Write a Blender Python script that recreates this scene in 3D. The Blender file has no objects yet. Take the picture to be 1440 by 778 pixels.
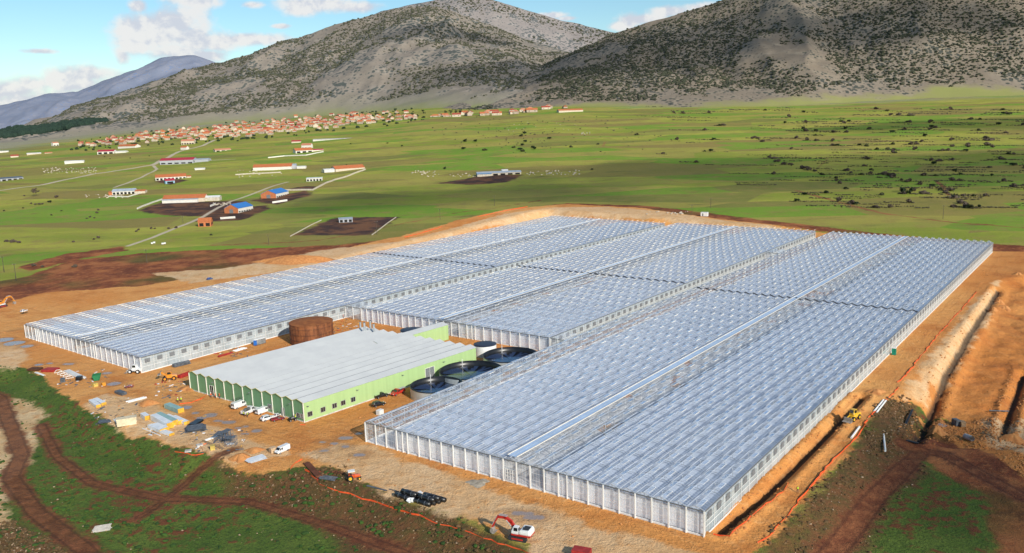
import bpy, math, random
import numpy as np
from mathutils import Vector, Matrix
random.seed(7)
RS = np.random.RandomState(11)
scene = bpy.context.scene
COL = scene.collection
R = math.radians

# ------------------------------------------------------------------ camera (photo geometry, 1440 x 778)
FPX, PITCH, ROLL, CH = 1161.0, R(10.786), R(-1.91), 88.3
_fw = np.array([0, math.cos(PITCH), -math.sin(PITCH)])
_up = np.array([0, math.sin(PITCH), math.cos(PITCH)])
_rt = np.array([1.0, 0, 0])
RT = _rt*math.cos(ROLL)+_up*math.sin(ROLL)
UP = _up*math.cos(ROLL)-_rt*math.sin(ROLL)
cam_d = bpy.data.cameras.new('camera')
cam_d.sensor_width = 36.0
cam_d.lens = FPX/1440*36.0
cam_d.clip_start = 1.0
cam_d.clip_end = 60000
cam = bpy.data.objects.new('camera', cam_d)
COL.objects.link(cam)
cam.matrix_world = Matrix(((RT[0], UP[0], -_fw[0], 0), (RT[1], UP[1], -_fw[1], 0), (RT[2], UP[2], -_fw[2], CH), (0, 0, 0, 1)))
scene.camera = cam

def ray(px, py):
    return (px-720)/FPX*RT-(py-389)/FPX*UP+_fw

def pz(px, py, z=0.0):
    d = ray(px, py)
    t = (z-CH)/d[2]
    return np.array([d[0]*t, d[1]*t, z])

SUN_AZ, SUN_EL = R(-57), R(27)        # direction towards the sun
SUN = np.array([math.cos(SUN_AZ)*math.cos(SUN_EL), math.sin(SUN_AZ)*math.cos(SUN_EL), math.sin(SUN_EL)])

# ------------------------------------------------------------------ numeric helpers
def sstep(a, b, x):
    t = np.clip((x-a)/(b-a), 0, 1)
    return t*t*(3-2*t)

def sd_poly(x, y, poly):
    """signed distance, positive inside"""
    p = np.asarray(poly, float)
    d = np.full(x.shape, 1e18)
    inside = np.zeros(x.shape, bool)
    n = len(p)
    for i in range(n):
        ax, ay = p[i][:2]
        bx, by = p[(i+1) % n][:2]
        ex, ey = bx-ax, by-ay
        wx, wy = x-ax, y-ay
        t = np.clip((wx*ex+wy*ey)/max(ex*ex+ey*ey, 1e-9), 0, 1)
        d = np.minimum(d, (wx-ex*t)**2+(wy-ey*t)**2)
        c = (ay <= y) != (by <= y)
        with np.errstate(divide='ignore', invalid='ignore'):
            xi = ax+(y-ay)*ex/(ey if abs(ey) > 1e-12 else 1e-12)
        inside ^= c & (x < xi)
    d = np.sqrt(d)
    return np.where(inside, d, -d)

def sd_line(x, y, pts, hw):
    p = np.asarray(pts, float)
    d = np.full(x.shape, 1e18)
    for i in range(len(p)-1):
        ax, ay = p[i][:2]
        ex, ey = p[i+1][0]-ax, p[i+1][1]-ay
        wx, wy = x-ax, y-ay
        t = np.clip((wx*ex+wy*ey)/max(ex*ex+ey*ey, 1e-9), 0, 1)
        d = np.minimum(d, (wx-ex*t)**2+(wy-ey*t)**2)
    return hw-np.sqrt(d)

_PERM = RS.permutation(65536)
def _hash(ix, iy):
    return _PERM[(_PERM[ix & 65535]+iy) & 65535]/65535.0
def vnoise(x, y):
    ix = np.floor(x).astype(np.int64); iy = np.floor(y).astype(np.int64)
    fx = x-ix; fy = y-iy
    fx = fx*fx*(3-2*fx); fy = fy*fy*(3-2*fy)
    a = _hash(ix, iy); b = _hash(ix+1, iy); c = _hash(ix, iy+1); d = _hash(ix+1, iy+1)
    return (a*(1-fx)+b*fx)*(1-fy)+(c*(1-fx)+d*fx)*fy
def fbm(x, y, o=4):
    s = 0; a = .5; t = 0
    for i in range(o):
        s = s+a*vnoise(x*2**i+17.3*i, y*2**i+5.1*i); t += a; a *= .5
    return s/t
def ridged(x, y, o=4):
    s = 0; a = .5; t = 0
    for i in range(o):
        s = s+a*(1-np.abs(2*vnoise(x*2**i+9.7*i, y*2**i+3.3*i)-1)); t += a; a *= .5
    return s/t

# ------------------------------------------------------------------ terrain height
_ys = np.arange(-3000, 12001, 10.0)
_sl = np.interp(_ys, [-3000, 240, 250, 560, 1300, 2200, 2700, 4000], [0, 0, .008, .033, .050, .052, .01, .0])
_fz = np.cumsum(_sl)*10-3.6
def nat_z(x, y):
    f = np.interp(y, _ys, _fz)
    t = x/np.maximum(y, 50)
    g = np.interp(t, [-1.2, -.62, -.51, -.33, -.1, .06, .25, .41, .62, 1.2], [.7, .80, .90, 1.13, 1.42, 1.52, 1.44, 1.40, 1.45, 1.5])
    w = sstep(500, 1700, y)
    z = f*(1+(g-1)*w)
    z = z+(fbm(x/140, y/140, 3)-.5)*5*sstep(500, 1100, y)+(fbm(x/40+3, y/40, 2)-.5)*1.2
    return z
GH = 5.9                                # eave height of the glasshouses
def q4(*pts): return [pz(px, py, GH)[:2] for px, py in pts]
QC = q4((514, 593.5), (991, 719), (1396.4, 341.5), (1168, 327))       # FL FR BR BL
QB = q4((508.3, 433.5), (773, 475), (1147, 326), (951, 314.5))
QA = q4((35, 456.7), (197.5, 503), (935, 315), (775, 304.5))
_e = (QC[1]-QC[0])/np.linalg.norm(QC[1]-QC[0])
_n = np.array([-_e[1], _e[0]])
def g0(*pts): return [pz(px, py, 0)[:2] for px, py in pts]
PLAT = [QA[0]-_e*16-_n*8, QA[3]-_e*9+_n*9, QB[2]+_n*14, QC[2]+_n*12+_e*6, QC[2]+_e*26]+g0((1250, 545), (1230, 560), (1185, 640), (1110, 715), (1050, 778), (1000, 830), (800, 800), (700, 735), (600, 705), (500, 672), (420, 655), (330, 640), (200, 600), (120, 560), (60, 520), (-40, 500))
BASIN = g0((1300, 580), (1345, 510), (1395, 440), (1420, 400), (1480, 385), (1700, 400), (1700, 640), (1440, 600), (1340, 600))
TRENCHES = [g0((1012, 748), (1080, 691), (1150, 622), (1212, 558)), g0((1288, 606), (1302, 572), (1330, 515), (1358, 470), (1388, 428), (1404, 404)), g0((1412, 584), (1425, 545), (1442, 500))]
def terrain(x, y):
    x = np.asarray(x, float); y = np.asarray(y, float)
    z = nat_z(x, y)
    near = (np.abs(x) < 900) & (y > 60) & (y < 1000)
    if near.any():
        xs, ys, zs = x[near], y[near], z[near]
        sd = sd_poly(xs, ys, PLAT)
        wob = (fbm(xs/22, ys/22, 3)-.5)*7
        w = sstep(-15, -1.5, sd+wob*(sd < 6))
        zs = zs*(1-w)+w*(fbm(xs/9, ys/9, 2)-.5)*.25
        b = sd_poly(xs, ys, BASIN)
        zs = zs-3.2*sstep(-9, 1, b+(fbm(xs/12, ys/12, 3)-.5)*4)+(fbm(xs/6, ys/6, 4)-.5)*1.9*sstep(-8, 0, b)
        for tr in TRENCHES:
            t = sd_line(xs, ys, tr, .75)
            zs = zs-1.7*sstep(-1.2, .6, t)+.7*sstep(-4.5, -2.2, t)*sstep(-1.2, -2.2, t)*(.4+fbm(xs/3, ys/3, 2))
        z = z.copy(); z[near] = zs
    return z
_RT = np.concatenate([np.geomspace(90, 700, 270), np.geomspace(704, 6000, 250)])
def P(px, py):
    """where the line of sight through a photo pixel meets the ground"""
    d = ray(px, py); d = d/np.hypot(d[0], d[1])
    xs, ys, zs = d[0]*_RT, d[1]*_RT, CH+d[2]*_RT
    g = terrain(xs, ys)-zs
    k = np.argmax(g > 0)
    if k == 0: k = len(_RT)-1
    a, b = g[k-1], g[k]
    t = a/(a-b) if a != b else 0
    t = min(max(t, 0), 1)
    r = _RT[k-1]+(_RT[k]-_RT[k-1])*t
    x, y = d[0]*r, d[1]*r
    return np.array([x, y, float(terrain(np.array([x]), np.array([y]))[0])])
def PL(*pts): return [P(*p) for p in pts]
def tz(x, y): return float(terrain(np.array([float(x)]), np.array([float(y)]))[0])

# ------------------------------------------------------------------ node helpers
class NT:
    def __init__(s, tree): s.t = tree; s.n = tree.nodes; s.l = tree.links
    def put(s, node, key, v):
        if v is None: return
        sock = node.inputs[key]
        if isinstance(v, bpy.types.NodeSocket): s.l.new(v, sock)
        else:
            if sock.type == 'RGBA' and len(v) == 3: v = (*v, 1)
            sock.default_value = v
    def new(s, typ, props=None, **ins):
        nd = s.n.new(typ)
        for k, v in (props or {}).items(): setattr(nd, k, v)
        for k, v in ins.items(): s.put(nd, k.replace('_', ' '), v)
        return nd
    def m(s, op, a, b=None, c=None, clamp=False):
        nd = s.n.new('ShaderNodeMath'); nd.operation = op; nd.use_clamp = clamp
        for i, v in enumerate((a, b, c)): s.put(nd, i, v)
        return nd.outputs[0]
    def vm(s, op, a, b=None):
        nd = s.n.new('ShaderNodeVectorMath'); nd.operation = op
        s.put(nd, 0, a); s.put(nd, 1, b)
        return nd.outputs[0]
    def mix(s, f, a, b, mode='MIX'):
        nd = s.n.new('ShaderNodeMix'); nd.data_type = 'RGBA'; nd.blend_type = mode
        s.put(nd, 0, f); s.put(nd, 6, a); s.put(nd, 7, b)
        return nd.outputs[2]
    def noise(s, vec, scale, detail=4, rough=.55, dist=0):
        return s.new('ShaderNodeTexNoise', Vector=vec, Scale=scale, Detail=detail, Roughness=rough, Distortion=dist).outputs[0]
    def ss(s, v, a, b, lo=0.0, hi=1.0):
        nd = s.n.new('ShaderNodeMapRange'); nd.interpolation_type = 'SMOOTHSTEP'
        for i, q in enumerate((v, a, b, lo, hi)): s.put(nd, i, q)
        return nd.outputs[0]
    def attr(s, name):
        nd = s.n.new('ShaderNodeAttribute'); nd.attribute_name = name
        return nd.outputs['Fac']

def new_mat(name):
    m = bpy.data.materials.new(name); m.use_nodes = True
    m.node_tree.nodes.clear()
    nt = NT(m.node_tree)
    out = nt.n.new('ShaderNodeOutputMaterial')
    return m, nt, out
MATS = {}
def mat(name, rgb, rough=.75, var=.18, scale=.6, metal=0.0, spec=.3, bump=0.0, rgb2=None, streak=None):
    if name in MATS: return MATS[name]
    m, nt, out = new_mat(name)
    pos = nt.new('ShaderNodeNewGeometry').outputs['Position']
    if streak: pos2 = nt.vm('MULTIPLY', pos, streak)
    else: pos2 = pos
    n = nt.noise(pos2, scale, 5, .62)
    f = nt.ss(n, .3, .7)
    b = rgb2 or tuple(c*(1-2*var) for c in rgb)
    a = rgb if rgb2 else tuple(min(1, c*(1+var*.6)) for c in rgb)
    col = nt.mix(f, b, a)
    bs = nt.new('ShaderNodeBsdfPrincipled', Base_Color=col, Roughness=rough, Metallic=metal)
    bs.inputs['Specular IOR Level'].default_value = spec
    if bump:
        bp = nt.new('ShaderNodeBump', Strength=bump, Height=nt.noise(pos, scale*6, 4)); nt.put(bs, 'Normal', bp.outputs[0])
    nt.l.new(bs.outputs[0], out.inputs[0])
    MATS[name] = m
    return m

# ------------------------------------------------------------------ mesh builder
class MB:
    def __init__(s): s.v = []; s.f = []; s.mi = []; s.uv = []
    def add(s, vs, fs, mi=0, uvs=None):
        o = len(s.v)
        s.v.extend([tuple(map(float, v)) for v in vs])
        for k, f in enumerate(fs):
            s.f.append(tuple(i+o for i in f)); s.mi.append(mi)
            s.uv.append(uvs[k] if uvs else None)
        return s
    def quad(s, a, b, c, d, mi=0, uv=None): return s.add([a, b, c, d], [(0, 1, 2, 3)], mi, [uv] if uv else None)
    def hexa(s, p, mi=0):               # 8 corners: bottom 4 ccw, top 4 ccw
        return s.add(p, [(3, 2, 1, 0), (4, 5, 6, 7), (0, 1, 5, 4), (1, 2, 6, 5), (2, 3, 7, 6), (3, 0, 4, 7)], mi)
    def box(s, c, d, rot=0.0, mi=0, taper=1.0):
        x, y, z = d[0]/2, d[1]/2, d[2]/2
        cs, sn = math.cos(rot), math.sin(rot)
        p = []
        for k, zz in ((1.0, -z), (taper, z)):
            for sx, sy in ((-x, -y), (x, -y), (x, y), (-x, y)):
                p.append((c[0]+(sx*cs-sy*sn)*k, c[1]+(sx*sn+sy*cs)*k, c[2]+zz))
        return s.hexa(p, mi)
    def beam(s, a, b, w, h=None, mi=0):
        h = h or w
        a = Vector(a); b = Vector(b); d = (b-a)
        if d.length < 1e-6: return s
        d.normalize()
        ref = Vector((0, 0, 1)) if abs(d.z) < .95 else Vector((1, 0, 0))
        sd = d.cross(ref).normalized()*(w/2); u = sd.cross(d).normalized()*(h/2)
        return s.hexa([a-sd-u, a+sd-u, b+sd-u, b-sd-u, a-sd+u, a+sd+u, b+sd+u, b-sd+u], mi)
    def cyl(s, a, b, r0, r1=None, n=10, mi=0, caps=True):
        r1 = r0 if r1 is None else r1
        a = Vector(a); b = Vector(b); d = (b-a).normalized()
        ref = Vector((0, 0, 1)) if abs(d.z) < .9 else Vector((1, 0, 0))
        x = d.cross(ref).normalized(); y = d.cross(x)
        vs = []
        for c, r in ((a, r0), (b, r1)):
            for k in range(n):
                t = 2*math.pi*k/n
                vs.append(c+x*(r*math.cos(t))+y*(r*math.sin(t)))
        fs = [(k, (k+1) % n, n+(k+1) % n, n+k) for k in range(n)]
        if caps: fs += [tuple(range(n-1, -1, -1)), tuple(range(n, 2*n))]
        return s.add(vs, fs, mi)
    def lathe(s, c, prof, n=32, mi=0, fmi=None):
        vs = []
        for r, z in prof:
            for k in range(n):
                t = 2*math.pi*k/n
                vs.append((c[0]+r*math.cos(t), c[1]+r*math.sin(t), c[2]+z))
        for j in range(len(prof)-1):
            pass
        o = len(s.v); s.v.extend(vs)
        for j in range(len(prof)-1):
            for k in range(n):
                s.f.append((o+j*n+k, o+j*n+(k+1) % n, o+(j+1)*n+(k+1) % n, o+(j+1)*n+k)); s.mi.append(fmi[j] if fmi else mi); s.uv.append(None)
        return s
    def prism(s, prof, y0, y1, mi=0, k0=1.0, k1=1.0):
        """closed profile in x,z swept along y"""
        n = len(prof)
        vs = [(x, y0, z) for x, z in prof]+[(x, y1, z) for x, z in prof]
        fs = [(k, (k+1) % n, n+(k+1) % n, n+k) for k in range(n)]+[tuple(range(n-1, -1, -1)), tuple(range(n, 2*n))]
        return s.add(vs, fs, mi)
    def blob(s, c, r, mi=0, n=7, jit=.25, sz=(1, 1, 1)):
        vs = []; rings = max(3, n//2)
        for j in range(rings+1):
            a = math.pi*j/rings
            for k in range(n):
                t = 2*math.pi*k/n
                q = r*(1+random.uniform(-jit, jit))
                vs.append((c[0]+q*sz[0]*math.sin(a)*math.cos(t), c[1]+q*sz[1]*math.sin(a)*math.sin(t), c[2]+q*sz[2]*math.cos(a)))
        fs = []
        for j in range(rings):
            for k in range(n):
                fs.append((j*n+k, (j+1)*n+k, (j+1)*n+(k+1) % n, j*n+(k+1) % n))
        return s.add(vs, fs, mi)
    def mesh(s, name, mats, org=(0, 0, 0), smooth=False):
        me = bpy.data.meshes.new(name)
        v = np.array(s.v, float)-np.array(org, float) if s.v else np.zeros((0, 3))
        me.from_pydata(v.tolist(), [], s.f)
        mats = mats if isinstance(mats, (list, tuple)) else [mats]
        for m in mats: me.materials.append(m)
        if len(mats) > 1: me.polygons.foreach_set('material_index', s.mi)
        if any(u is not None for u in s.uv):
            ul = me.uv_layers.new(name='UVMap')
            flat = []
            for f, u in zip(s.f, s.uv): flat.extend([c for q in (u or [(0, 0)]*len(f)) for c in q])
            ul.data.foreach_set('uv', flat)
        if smooth: me.polygons.foreach_set('use_smooth', [True]*len(me.polygons))
        me.update()
        return me
    def build(s, name, mats, parent=None, org=(0, 0, 0), smooth=False):
        o = bpy.data.objects.new(name, s.mesh(name, mats, org, smooth))
        COL.objects.link(o)
        if parent: o.parent = parent
        else: o.location = org
        return o
def tag(o, label=None, cat=None, group=None, kind=None):
    if label: o['label'] = label
    if cat: o['category'] = cat
    if group: o['group'] = group
    if kind: o['kind'] = kind
    return o
def thing(name, label, cat, loc=(0, 0, 0), rz=0.0, group=None, sc=1.0):
    o = bpy.data.objects.new(name, None); COL.objects.link(o)
    o.empty_display_size = .5
    o.location = loc; o.rotation_euler = (0, 0, rz); o.scale = (sc, sc, sc)
    return tag(o, label, cat, group)
def dup(root, loc, rz=0.0, label=None, group=None, sc=None):
    r = root.copy(); COL.objects.link(r); r.location = loc; r.rotation_euler = (0, 0, rz)
    if sc is not None: r.scale = (sc, sc, sc) if not isinstance(sc, tuple) else sc
    if label: r['label'] = label
    if group: r['group'] = group
    for ch in list(root.children):
        c = ch.copy(); COL.objects.link(c); c.parent = r
        for g in list(ch.children):
            d = g.copy(); COL.objects.link(d); d.parent = c
    return r
def swap(root, slot_name, m):
    for ch in [root]+list(root.children):
        if ch.type == 'MESH' and any(s and s.name == slot_name for s in ch.data.materials):
            ch.data = ch.data.copy()
            for i, s in enumerate(ch.data.materials):
                if s and s.name == slot_name: ch.data.materials[i] = m
def np_mesh(name, v, f, mats, kind=None, smooth=False, mi=None):
    """v (n,3) f (m,k) arrays"""
    me = bpy.data.meshes.new(name)
    k = f.shape[1]
    me.vertices.add(len(v)); me.vertices.foreach_set('co', v.astype(np.float32).ravel())
    me.loops.add(f.size); me.loops.foreach_set('vertex_index', f.astype(np.int32).ravel())
    me.polygons.add(len(f)); me.polygons.foreach_set('loop_start', np.arange(0, f.size, k, dtype=np.int32))
    for m in (mats if isinstance(mats, (list, tuple)) else [mats]): me.materials.append(m)
    if mi is not None: me.polygons.foreach_set('material_index', mi.astype(np.int32))
    me.polygons.foreach_set('use_smooth', np.full(len(f), smooth))
    me.update(calc_edges=True)
    o = bpy.data.objects.new(name, me); COL.objects.link(o)
    if kind: o['kind'] = kind
    return o

# ------------------------------------------------------------------ ground sheet
_ang = np.unique(np.concatenate([np.arange(-38, 38.01, .115), np.arange(-180, -38, 3.0), np.arange(38, 180, 3.0)]))
_rad = np.concatenate([[2, 30, 60, 90], np.geomspace(118, 640, 450), np.geomspace(643, 3000, 340), np.geomspace(3100, 30000, 30)])
A_, R_ = np.meshgrid(np.radians(_ang), _rad)
GX, GY = (R_*np.sin(A_)).ravel(), (R_*np.cos(A_)).ravel()
GZ = terrain(GX, GY)
na, nr = len(_ang), len(_rad)
ii = (np.arange(nr-1)[:, None]*na+np.arange(na)[None, :])
jj = (np.arange(nr-1)[:, None]*na+(np.arange(na)[None, :]+1) % na)
faces = np.stack([ii, jj, jj+na, ii+na], -1).reshape(-1, 4)[:, ::-1]

def polyw(*pts): return [P(*p)[:2] for p in pts]
soil_polys = [polyw((-80, 520), (-80, 436), (0, 428), (60, 412), (200, 402), (330, 378), (470, 352), (560, 333), (640, 311), (720, 293), (800, 287), (900, 292), (960, 301), (1100, 318), (1250, 339), (1330, 352), (1440, 354), (1700, 356), (1700, 640), (1440, 640), (1400, 612), (1330, 590), (1300, 580), (1270, 560), (1240, 566), (1190, 640), (1125, 710), (1062, 775), (1040, 840), (770, 840), (742, 770), (640, 722), (540, 692), (460, 655), (400, 662), (345, 668), (300, 642), (230, 622), (180, 612), (150, 592), (112, 570), (75, 545), (40, 518), (0, 512)),
              polyw((1290, 585), (1460, 590), (1600, 640), (1600, 690), (1440, 672), (1350, 628))]
pale_polys = [polyw((425, 640), (480, 622), (520, 630), (620, 660), (700, 690), (800, 728), (940, 770), (1000, 778), (1040, 790), (900, 850), (770, 795), (700, 742), (600, 716), (540, 692), (470, 657)),
              polyw((-60, 560), (25, 562), (58, 576), (56, 620), (42, 650), (18, 664), (4, 690), (-60, 700)),
              polyw((-40, 482), (30, 486), (45, 505), (20, 520), (-40, 516)),
              polyw((150, 555), (200, 560), (260, 590), (340, 610), (400, 640), (330, 655), (240, 622), (165, 604), (120, 570)),
              polyw((1268, 556), (1310, 497), (1370, 428), (1404, 394), (1396, 440), (1342, 516), (1302, 572)),
              polyw((215, 384), (330, 376), (450, 352), (560, 340), (640, 320), (710, 301), (770, 292), (850, 291), (940, 298), (1000, 308), (1100, 321), (1130, 328), (1000, 316), (900, 308), (800, 303), (700, 318), (600, 340), (480, 366), (380, 384), (270, 398)),
              polyw((1380, 590), (1440, 592), (1500, 640), (1440, 640), (1390, 625)),
              polyw((-60, 690), (5, 690), (16, 720), (12, 742), (-60, 748))]
red_polys = [polyw((-80, 455), (-80, 410), (40, 388), (100, 366), (200, 356), (330, 350), (470, 345), (560, 336), (640, 311), (720, 294), (800, 286), (900, 289), (1000, 300), (1150, 318), (1300, 335), (1440, 346), (1700, 350), (1700, 392), (1440, 365), (1400, 354), (1150, 327), (960, 304), (850, 295), (760, 295), (640, 325), (540, 350), (440, 357), (300, 384), (200, 406), (80, 424)),
             polyw((1285, 600), (1330, 598), (1440, 650), (1500, 700), (1440, 712), (1340, 676), (1290, 648)),
             polyw((25, 375), (100, 356), (170, 347), (180, 352), (110, 365), (40, 382)),
             polyw((1380, 660), (1500, 690), (1500, 840), (1420, 840), (1400, 740))]
brown_polys = [polyw((1236, 574), (1266, 556), (1290, 580), (1286, 612), (1250, 640), (1200, 640)), polyw((1062, 776), (1125, 712), (1192, 640), (1240, 568), (1288, 598), (1300, 640), (1310, 668), (1262, 700), (1225, 745), (1200, 850), (1040, 850)),
               polyw((300, 640), (350, 668), (410, 662), (470, 657), (560, 700), (640, 724), (740, 770), (760, 850), (560, 850), (450, 735), (330, 700)),
               polyw((-60, 735), (20, 735), (90, 760), (140, 800), (-60, 830))]
lush_polys = [polyw((-80, 500), (0, 500), (60, 515), (130, 560), (180, 585), (260, 610), (330, 630), (400, 645), (470, 640), (560, 700), (740, 770), (770, 860), (-80, 860)),
              polyw((1270, 660), (1330, 672), (1440, 712), (1500, 760), (1440, 850), (1230, 850)),
              polyw((1150, 700), (1200, 620), (1230, 545), (1262, 540), (1300, 575), (1340, 600), (1440, 640), (1560, 690), (1560, 840), (1100, 840))]
yard_polys = [polyw((192, 297), (228, 284), (345, 283), (352, 290), (322, 303), (240, 304)), polyw((268, 312), (320, 292), (375, 289), (380, 294), (340, 310)),
              polyw((352, 282), (430, 268), (440, 274), (390, 288)), polyw((412, 331), (472, 306), (562, 305), (520, 331)),
              polyw((610, 258), (680, 247), (735, 246), (715, 256), (660, 260)), polyw((215, 256), (240, 250), (262, 254), (240, 260)),
              polyw((395, 267), (430, 262), (450, 263), (440, 268))]
road_lines = [(polyw((-30, 272), (0, 268), (60, 260), (130, 245), (215, 232), (250, 214), (285, 205), (302, 197)), 4.0),
              (polyw((160, 264), (178, 258), (200, 249), (221, 238), (216, 233)), 2.2), (polyw((405, 256), (360, 271), (325, 283), (270, 312), (215, 334), (180, 346)), 2.0),
              (polyw((290, 226), (330, 224)), 3.0)]
track_lines = [(polyw((58, 598), (80, 642), (130, 680), (230, 702), (350, 706), (450, 735), (560, 775), (640, 812)), 2.3), (polyw((330, 632), (270, 670), (215, 716), (195, 728)), 1.8),
               (polyw((-40, 540), (0, 560), (30, 640), (15, 672), (50, 720), (115, 770), (160, 815)), 3.0), (polyw((1292, 640), (1230, 702), (1160, 792), (1120, 850)), 3.2),
               (polyw((1270, 625), (1330, 640), (1440, 700)), 3.0), (polyw((690, 262), (690, 270)), .1)]
redline = [(polyw((1120, 268), (1240, 300), (1330, 312), (1460, 322)), 1.5), (polyw((1318, 256), (1326, 262), (1333, 274)), 1.6), (polyw((848, 206), (851, 200)), 2.0), (polyw((1150, 236), (1165, 222)), 1.2), (polyw((1100, 267), (960, 257), (885, 246), (790, 243), (560, 240)), 1.0),
           (polyw((300, 345), (450, 338), (640, 300), (760, 282)), .8)]
pud = [(5, 478, 5, 3), (20, 483, 6, 3), (38, 487, 5, 2), (55, 513, 5, 1.5), (70, 511, 4, 1.3), (96, 512, 8, 1.0), (160, 540, 9, 2.5), (150, 525, 7, 1.6), (262, 573, 8, 2.2), (296, 584, 9, 2.8), (283, 588, 7, 1.5), (307, 592, 8, 1.6), (322, 594, 10, 2.4), (335, 602, 5, 1), (345, 600, 4, 1), (361, 606, 6, 2.4), (275, 581, 4, 1.2), (344, 610, 7, 1.4), (453, 622, 4, 1.2), (486, 616, 11, 2.2), (470, 624, 6, 1.8), (486, 628, 6, 1.8), (505, 610, 5, 1.4), (505, 640, 8, 2), (735, 722, 14, 2.2), (750, 728, 14, 2.2), (456, 634, 6, 1.2), (1325, 598, 6, 2)]

def field_of(polys, lines):
    d = np.full(GX.shape, -60.0)
    sel = (GY > 60) & (np.hypot(GX, GY) < 3200)
    x, y = GX[sel], GY[sel]
    q = np.full(x.shape, -60.0)
    for p in polys: q = np.maximum(q, sd_poly(x, y, p))
    for l, w in lines: q = np.maximum(q, sd_line(x, y, l, w))
    d[sel] = q
    return np.clip(d, -60, 60)
pf = []
for (px, py, ra, rb) in pud:
    a, b = P(px-ra, py)[:2], P(px+ra, py)[:2]
    c = (a+b)/2; hw = abs(P(px, py-rb)[1]-P(px, py+rb)[1])/2
    k = max(np.linalg.norm(b-a)/2-hw, .3); u = (b-a)/np.linalg.norm(b-a)
    pf.append(([c-u*k, c+u*k], hw))
fields = dict(m_soil=field_of(soil_polys, []), m_pale=field_of(pale_polys, []), m_red=field_of(red_polys, redline[:2]+redline[-1:]), m_path=field_of([], redline), m_brown=field_of(brown_polys, []),
              m_lush=field_of(lush_polys, []), m_yard=field_of(yard_polys, []), m_road=field_of([], road_lines), m_track=field_of([], track_lines),
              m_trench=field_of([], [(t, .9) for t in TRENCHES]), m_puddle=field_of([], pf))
# distance up the fan towards the foot of the mountains: dry grass
fields['m_dry'] = np.clip(np.interp(GX/np.maximum(GY, 50), [-.7, -.5, -.2, 0, .1, .3, .65], [1650, 2250, 2500, 2500, 2150, 2050, 2050]), 0, 4000)
fields['m_dry'] = np.clip((GY-fields['m_dry'])/6, -60, 60)

m_ground, nt, out = new_mat('ground_soil_and_grass')
pos = nt.new('ShaderNodeNewGeometry').outputs['Position']
e1 = nt.m('SUBTRACT', nt.noise(pos, .09, 6, .62), .5)
e2 = nt.m('SUBTRACT', nt.noise(pos, .5, 5, .65), .5)
def mask(name, amp1=6.0, amp2=1.2, soft=.5):
    v = nt.m('MULTIPLY_ADD', e1, amp1, nt.attr(name))
    v = nt.m('MULTIPLY_ADD', e2, amp2, v)
    return nt.ss(v, -soft, soft)
nA = nt.noise(pos, .013, 4, .5)
nB = nt.noise(pos, .06, 5, .6)
nC = nt.noise(pos, .35, 5, .65)
nD = nt.noise(pos, 1.6, 4, .65)
grain = nt.noise(pos, 5.0, 3, .7)
# fields: long strips of different greens
st = nt.noise(nt.vm('MULTIPLY', pos, (.006, .014, 0)), 1.0, 5, .55)
st2 = nt.noise(nt.vm('MULTIPLY', pos, (.02, .045, 0)), 1.0, 4, .6)
vor = nt.new('ShaderNodeTexVoronoi', {'feature': 'F1'}, Vector=nt.vm('MULTIPLY', pos, (.0062, .020, 0)), Scale=1.0, Randomness=.9)
vcol = nt.new('ShaderNodeSeparateColor', Color=vor.outputs['Color'])
cg = nt.mix(nt.ss(st, .34, .66), (.225, .270, .028), (.375, .360, .054))
cg = nt.mix(nt.m('MULTIPLY', nt.ss(vcol.outputs[0], .55, .6), .75), cg, (.135, .275, .018))
cg = nt.mix(nt.m('MULTIPLY', nt.ss(vcol.outputs[1], .62, .68), .65), cg, (.34, .28, .062))
cg = nt.mix(nt.m('MULTIPLY', nt.ss(vcol.outputs[2], .8, .84), .6), cg, (.22, .15, .05))
cg = nt.mix(nt.ss(st2, .55, .72), cg, (.185, .170, .038))
cg = nt.mix(nt.m('MULTIPLY', nt.ss(nB, .46, .72), .7), cg, (.29, .22, .06))
cg = nt.mix(nt.m('MULTIPLY', nt.ss(nC, .55, .8), .35), cg, (.08, .095, .02))
# dry upper slope
dryf = nt.ss(nt.m('MULTIPLY_ADD', nt.m('SUBTRACT', nA, .5), 60.0, nt.attr('m_dry')), -25, 30)
cg = nt.mix(dryf, cg, nt.mix(nB, (.33, .29, .20), (.27, .26, .15)))
# lush foreground grass with red soil showing through
lush = nt.mix(nt.ss(nB, .35, .65), (.072, .125, .016), (.120, .170, .026))
lush = nt.mix(nt.m('MULTIPLY', nt.ss(nD, .42, .7), .65), lush, (.036, .055, .012))
lush = nt.mix(nt.ss(nt.m('MULTIPLY_ADD', nC, .6, nt.m('MULTIPLY', nA, .55)), .61, .71), lush, (.165, .055, .022))
col = nt.mix(mask('m_lush', 8, 2, .8), cg, lush)
# brown stony grass
peb = nt.new('ShaderNodeTexVoronoi', {'feature': 'F1'}, Vector=pos, Scale=.85, Randomness=1.0).outputs['Distance']
br = nt.mix(nt.ss(nC, .38, .62), (.165, .062, .028), (.095, .062, .022))
br = nt.mix(nt.m('MULTIPLY', nt.ss(nD, .5, .75), .6), br, (.20, .085, .04))
br = nt.mix(nt.m('MULTIPLY', nt.ss(nB, .62, .78), .7), br, (.050, .072, .015))
br = nt.mix(nt.m('MULTIPLY', nt.ss(peb, .17, .10), nt.ss(nB, .4, .6)), br, (.46, .31, .2))
col = nt.mix(nt.m('MULTIPLY', mask('m_brown', 14, 3, 3.0), .9), col, br)
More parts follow.
